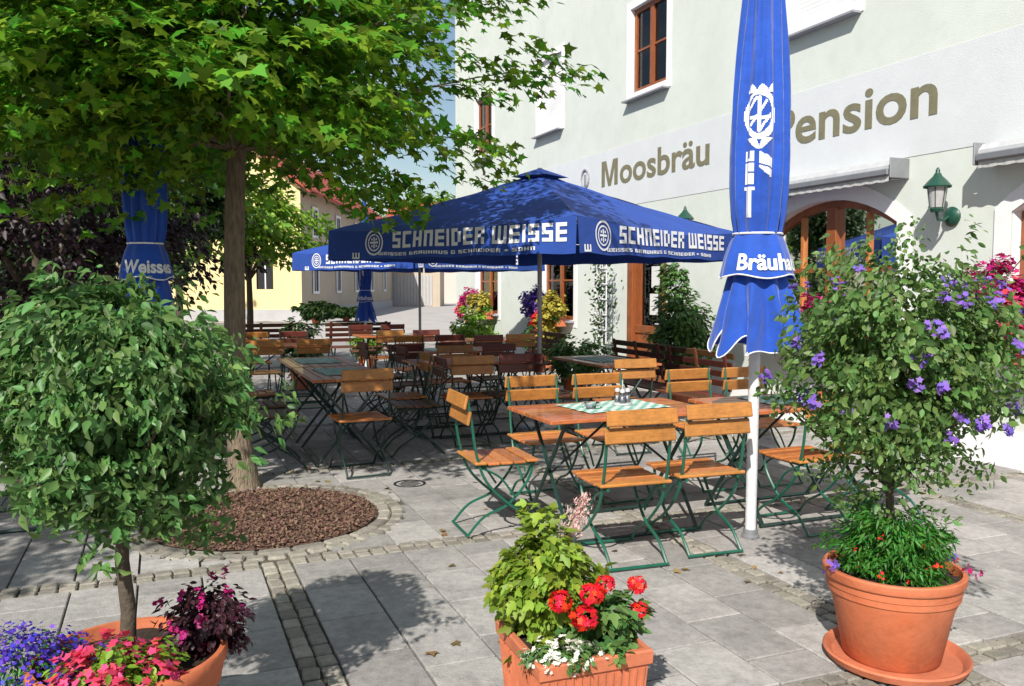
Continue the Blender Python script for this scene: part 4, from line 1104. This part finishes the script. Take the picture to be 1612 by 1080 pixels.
# ------------------------------------------------------------------ window boxes and flowers by the facade
def flowerbox(t, z, ln, label, cols, seed):
    r = thing('window_box', wl(t, .17, z), UA, label, 'flower box', 'flower boxes on the facade')
    m = MB(); m.rbox((0,0,-.09),(ln,.18,.18),.01); m.build('trough', M['terra'], r)
    add_crown(r, (0,.04,.05), (ln/2,.16,.17), int(110*ln), 16, .07, .05, OVAL, 'under', seed=seed, flat=.9, shell=.4, name='foliage')
    for i, (mt, dx, dz, w_) in enumerate(cols):
        P, n, hg, sp = crown_pts((dx,.13,.10+dz), (w_*1.15,.2,.24), 130, 6, .06, seed=seed+i+1, shell=.75, flat=1)
        tag(blossoms(r, 'bloom', P, n, .065, mt), kind='stuff')
flowerbox(8.8, 1.02, 1.1, 'window box with purple and yellow flowers under the far left umbrella edge', [('bluefl',.40,.12,.28),('lilac',.18,.05,.24),('yellowfl',-.42,.08,.22),('yellowfl',-.2,-.3,.14),('redfl',-.05,-.2,.12)], 81)
flowerbox(12.4, 1.02, 1.2, 'farthest window box, with deep pink flowers and green trailing leaves', [('magenta',.30,.12,.30),('pinkfl',.62,-.1,.2),('yellowfl',-.3,.08,.25),('whitefl',-.1,-.05,.2)], 91)
flowerbox(2.1, 1.02, 1.7, 'window box with magenta flowers below the arched window, behind the right shrub', [('magenta',-.2,.06,.3),('magenta',.5,.04,.25),('redfl',-.6,.02,.15)], 101)
flowerbox(-.75, 1.08, 1.3, 'window box with bright magenta flowers at the right edge', [('magenta',.55,.30,.22),('pinkfl',.35,.12,.2)], 111)

# hanging basket-like climbers and shrubs at the wall
q = atD(1075, 540, 10.6)
r = plant('laurel_shrub', (q[0], q[1], .02), 'tall green potted shrub beside the wooden door', 'shrub')
m = MB(); m.lathe([(0,0),(.16,0),(.2,.32),(.22,.33),(.22,.38),(.19,.38),(.18,.33),(0,.33)], 24); o = m.build('pot', M['terra'], r)
add_crown(r, (0,0,.9), (.36,.32,.55), 230, 22, .1, .07, OVAL, 'shrub', seed=121, flat=.9, shell=.35, lobes=.22)
add_crown(r, (-.1,0,1.55), (.16,.16,.30), 50, 16, .07, .06, OVAL, 'shrub', seed=122, flat=.9, shell=.3, name='shoot_tips')
stem_mesh(r, [([(0,0,.3),(0.02,0,1.2)], [.02,.01]), ([(0,0,.4),(-.1,0,1.6)], [.014,.006])], 'trunk')
q = atD(945, 540, 13.2)
r = thing('trellis', (q[0], q[1], .02), UA, 'slim white trellis with a thin climber on the wall left of the door', 'trellis')
m = MB()
for x in (-.18,-.06,.06,.18): m.rbox((x,0,1.05),(.02,.015,2.1),.003)
for i in range(9): m.rbox((0,.017,.15+i*.235),(.42,.015,.02),.003)
m.build('lattice', M['print'], r)
q2 = plant('climber', (q[0], q[1], .02), 'thin sparse climber on the white trellis', 'plant')
P = np.stack([rng.normal(size=420)*.09, rng.normal(size=420)*.04-.06, rng.random(420)**.8*2.1], 1)
leaf_mesh('foliage', P, rng.normal(size=(420,3))+np.array([-.3,-1,.3]), .05+.03*rng.random(420), OVAL, M['dark_leaf'], parent=q2)
stem_mesh(q2, [([(0,-.04,0),(.05,-.05,.7),(-.05,-.05,1.3),(.03,-.05,2.0)], [.008,.006,.005,.003])])
def small_shrub(px, py, D, rad, h, mt, label, seed, pot=True, tm=OVAL, ls=.07, zoff=0, flower=None):
    q = atD(px, py, D); r = plant('potted_plant', (q[0], q[1], .02), label, 'potted plant')
    if pot:
        m = MB(); m.lathe([(0,0),(.13,0),(.17,.24),(.19,.25),(.19,.30),(.16,.30),(.15,.26),(0,.26)], 20); m.build('pot', M['terra'], r)
    b0 = .28 if pot else 0
    add_crown(r, (0,0,b0+h/2), (rad,rad,h/2), int(50+170*rad), 20, .09, ls, tm, mt, seed=seed, flat=.9, shell=.35, lobes=.25)
    stem_mesh(r, [([(0,0,b0-.05),(.01,0,b0+h*.6)], [.015,.008])], 'trunk')
    if flower:
        P, n, hg, sp = crown_pts((0,0,b0+h*.6), (rad,rad,h*.45), 14, 6, .05, seed=seed+1, shell=.85, flat=1); blossoms(r, 'bloom', P, n, .06, flower)
    return r
small_shrub(905, 560, 11.6, .38, .5, 'shrub', 'low spreading green plant before the wall, left of the slatted bench', 131)
small_shrub(475, 545, 12.8, .28, .75, 'dark_leaf', 'dark green potted plant behind the sunlit orange chairs', 132)
small_shrub(578, 545, 15.5, .25, .35, 'bright', 'low yellow green potted plant under the small distant umbrella', 133)
small_shrub(497, 492, 34, .6, .6, 'dark_leaf', 'green bush against the long beige house across the street', 134, ls=.2)
small_shrub(545, 500, 37, .9, .3, 'dark_leaf', 'low dark hedge plant along the far street', 135, ls=.2)
small_shrub(860, 560, 15.6, .4, .6, 'under', 'green plant hanging under the purple window box', 136, flower='yellowfl')
small_shrub(745, 545, 18.2, .45, .7, 'bright', 'pale green potted plant under the farthest window box', 137, flower='whitefl')
small_shrub(1560, 640, 8.4, .3, .6, 'fine', 'grey green plant against the white wall at right, behind the shrub', 138)

# ------------------------------------------------------------------ trees
TX = at(383, 768, 0)
mt_ = thing('maple_tree', (TX[0], TX[1], .03), 0, 'big maple with bright green leaves over the terrace, in the mulch bed', 'tree')
cc = (.0, .0, 4.25)
P, n, hg, sp = crown_pts((-.35,-.1,4.25), (2.45,2.6,2.35), 560, 58, .42, flat=.15, lobes=.2, seed=203, shell=.25, up=1.2, droop=.35, gap=.32)
Pb, nb_, hb, spb = crown_pts((-.20,-.15,2.95), (2.4,2.35,1.0), 270, 56, .40, flat=.15, lobes=.25, seed=207, shell=.2, up=1.2, droop=.35, gap=.28)
Pc, nc_, hc, spc = crown_pts((.0,-.95,2.85), (1.7,.95,.6), 120, 46, .34, flat=.2, lobes=.2, seed=211, shell=.2, up=.7, droop=.4)
P = np.vstack([P,Pb,Pc]); n = np.vstack([n,nb_,nc_]); hg = np.vstack([hg,hb,hc])
def keepfun(P):   # clearing above the middle of the terrace, as the tree is pruned
    wz = P[:,2]
    low = 2.20 + .28*np.sin(P[:,0]*2.6+1)+.15*np.sin(P[:,1]*3.3)
    return wz > low
k = keepfun(P) & ((P[:,2] < 4.6) | (rng.random(len(P)) < .45)); P, n, hg = P[k], n[k], hg[k]
leaf_mesh('crown', P, n, .088*(.6+.7*rng.random(len(P))), MAPLE, M['maple'], parent=mt_, hang=hg)
m = MB()
m.tube([(0,0,-.03),(0,0,.05),(-.02,0,.3),(-.04,0,1.0),(-.04,.02,1.7),(-.02,.03,2.3),(.03,.03,3.2),(.0,.05,4.3),(.05,.05,5.6)], [.145,.118,.092,.080,.076,.072,.06,.05,.02], 16)
tips = [s for s in list(sp[::4])+list(spb[::4]) if s[2] > 2.45]
for i, t in enumerate(tips):
    hz = max(2.55, min(5.0, t[2]-.35*math.hypot(t[0],t[1])))
    limbs(m, (-.02+.0*hz, .03, hz), [t], (.016*(1-.1*hz)+.006), .003, seed=i)
m.build('trunk', M['bark'], mt_, smooth=True)

def simple_tree(D, lat, cz, rad, trunk_r, mt, label, seed, ns=200, per=40, ls=.16, spray=.4, tm=OVAL, group='trees around the garden', name='background_tree', lobes=.25, gap=.1):
    r = thing(name, (lat, D, 0), 0, label, 'tree', group)
    P, n, hg, sp = crown_pts((0,0,cz), rad, ns, per, spray, flat=.5, lobes=lobes, seed=seed, shell=.35, up=.7, droop=.2, gap=gap)
    leaf_mesh('crown', P, n, ls*(.65+.7*rng.random(len(P))), tm, M[mt], parent=r, hang=hg)
    m = MB(); m.tube([(0,0,-.02),(.02,0,cz*.4),(0,.02,cz*.75),(0,0,cz+rad[2]*.5)], [trunk_r,trunk_r*.8,trunk_r*.6,trunk_r*.2], 10)
    limbs(m, (0,0,cz*.6), [tuple(s) for s in sp[::14]], trunk_r*.35, .01, seed=seed); m.build('trunk', M['bark2'], r, smooth=True)
    return r
simple_tree(9.4, -5.2, 2.1, (2.0,1.4,1.75), .12, 'purple', 'dark purple leaved tree at the left edge', 301, ns=330, per=46, ls=.085, spray=.3, name='purple_tree')
simple_tree(15.5, -4.75, 2.72, (1.35,1.0,.72), .07, 'bright', 'small sunlit bright green tree before the yellow house', 302, ns=170, per=34, ls=.12, spray=.3, name='small_tree')
simple_tree(18, -9.8, 3.6, (3.2,2.5,3.2), .2, 'dark_leaf', 'dense dark green tree behind the purple one', 303, ns=300, per=44, ls=.2, spray=.55)
simple_tree(13.5, -5.25, 3.0, (.80,.8,1.1), .07, 'dark_leaf', 'dark green tree between the maple trunk and the left closed umbrella', 304, ns=130, per=44, ls=.12, spray=.35)
simple_tree(60, -22, 7, (7,5,6), .3, 'dark_leaf', 'large far tree behind the yellow house', 305, ns=220, per=44, ls=.5, spray=1.4)
simple_tree(88, -8.5, 7.2, (4.5,4,4.2), .3, 'bright', 'far green tree at the end of the street, left of the inn', 306, ns=160, per=44, ls=.5, spray=1.1)
simple_tree(27, -16, 4.5, (4,3,4), .25, 'dark_leaf', 'broad dark tree filling the far left', 307, ns=240, per=44, ls=.28, spray=.8)

simple_tree(1.3, -4.35, 3.3, (1.15,1.1,.9), .08, 'maple', 'young tree standing left of the terrace, casting shade on the paving', 308, ns=70, per=40, ls=.10, spray=.34, name='young_tree', gap=.25)
# ------------------------------------------------------------------ far houses
yh = thing('yellow_house', (-9.3, 38, 0), 0, 'yellow gabled house with small white framed window across the street', 'house', 'houses across the street')
X0, X1, EV, DP, RG = -9.5, 0, 5.9, 26, 9.6
m = MB()
hole = rect(-2.0,-1.25,1.4,2.65)
polys = [[Vector((x,z,0)) for x,z in [(X0,.5),(X1,.5),(X1,EV),((X0+X1)/2,RG),(X0,EV)]], [Vector((x,z,0)) for x,z in hole]]
tri = tessellate_polygon(polys); fl = [p_ for pl2 in polys for p_ in pl2]
m.add([(p_.x,0,p_.y) for p_ in fl], [tuple(t) for t in tri])
k = 4; m.add([(x,0,z) for x,z in hole]+[(x,.18,z) for x,z in hole], [(i,(i+1)%k,k+(i+1)%k,k+i) for i in range(k)])
m.build('gable_wall', M['yellow'], yh)
m = MB(); m.add([(X1,0,.5),(X1+.35,DP,.5),(X1+.35,DP,EV),(X1,0,EV)], [(0,1,2,3)]); m.add([(X0,0,0),(X0,DP,0),(X0,DP,EV),(X0,0,EV)], [(0,1,2,3)]); m.build('side_wall', M['beige'], yh)
m = MB(); m.box(((X0+X1)/2,-.02,.25),(X1-X0+.08,.1,.5)); m.add([(X1+.05,0,0),(X1+.4,DP,0),(X1+.4,DP,.5),(X1+.05,0,.5)], [(0,1,2,3)]); m.build('plinth', M['plinth'], yh)
m = MB(); c_ = (X0+X1)/2
for s, xe in ((1,X1+.55),(-1,X0-.55)):
    for dz in (0,.16): m.add([(c_,-.5,RG+.12+dz),(xe,-.5,EV-.32+dz),(xe+.35*(s>0),DP+.5,EV-.32+dz),(c_,DP+.5,RG+.12+dz)], [(0,1,2,3)])
m.add([(c_,-.5,RG+.12),(X1+.55,-.5,EV-.32),(X1+.55,-.5,EV-.16),(c_,-.5,RG+.28)], [(0,1,2,3)]); m.add([(X1+.55,-.5,EV-.32),(X1+.9,DP+.5,EV-.32),(X1+.9,DP+.5,EV-.16),(X1+.55,-.5,EV-.16)], [(0,1,2,3)])
m.build('roof', M['roof'], yh)
def housewin(parent, cx, cy, z0, z1, wd, ax):   # ax: 0 = faces -y, 1 = faces +x
    m = MB(); t = .12
    def bx(a, z, da, dz, off, th):
        if ax == 0: m.box((cx+a, cy-off, z), (da, th, dz))
        else: m.box((cx+off, cy+a, z), (th, da, dz))
    zc_ = (z0+z1)/2
    bx(-wd/2-t/2, zc_, t, z1-z0+2*t, .02, .05); bx(wd/2+t/2, zc_, t, z1-z0+2*t, .02, .05); bx(0, z1+t/2, wd, t, .02, .05); bx(0, z0-t/2, wd, t, .02, .05)
    bx(0, zc_, .05, z1-z0, .0, .03); wn = m.build('window', M['white'], parent)
    m = MB(); bx(0, zc_, wd, z1-z0, -.01, .01); m.build('pane', M['dark'], wn)
housewin(yh, -1.625, .1, 1.4, 2.65, .75, 0)
for i in range(5):
    yy = 2.5+i*5.0; xx = X1+.35*yy/DP+.03
    housewin(yh, xx, yy, 3.9, 5.1, .95, 1); housewin(yh, xx, yy, 1.3, 2.6, .95, 1)
m = MB(); m.box((c_+1.2, 10, RG+.2),(.9,.7,1.6)); m.build('chimney', M['plinth'], yh)
eh = thing('street_end_house', (-5.6, 78, 0), 0, 'pale pink house with red roof closing the end of the street', 'house', 'houses across the street')
m = MB(); m.box((0,4,3.2),(11,8,6.4)); m.build('wall', M['pinkwall'], eh)
m = MB()
for dz in (0,.2): m.add([(-6,-.6,6.2+dz),(6,-.6,6.2+dz),(6,4,9.2+dz),(-6,4,9.2+dz)], [(0,1,2,3)]); m.add([(-6,8.6,6.2+dz),(6,8.6,6.2+dz),(6,4,9.2+dz),(-6,4,9.2+dz)], [(0,1,2,3)])
m.build('roof', M['roof'], eh)
for x in (-4,-1.8,.4,2.6,4.6): housewin(eh, x, -.02, 4.0, 5.3, 1.0, 0)
m = MB(); m.box((2.3,-.03,1.5),(1.7,.06,3.0)); m.build('door', M['print'], eh)
ga = thing('garage_row', (-8.0, 64.5, 0), 0, 'low grey row of garages with vertical boarded doors in the far street', 'garage')
m = MB(); m.box((0,2,1.45),(5.2,4,2.9)); m.build('wall', M['beige'], ga)
for i in range(2):
    m = MB()
    for j in range(9): m.rbox((-1.9+i*2.2+j*.24-.3,-.02,1.2),(.2,.05,2.3),.01)
    m.build('garage_door', M['plinth'], ga)
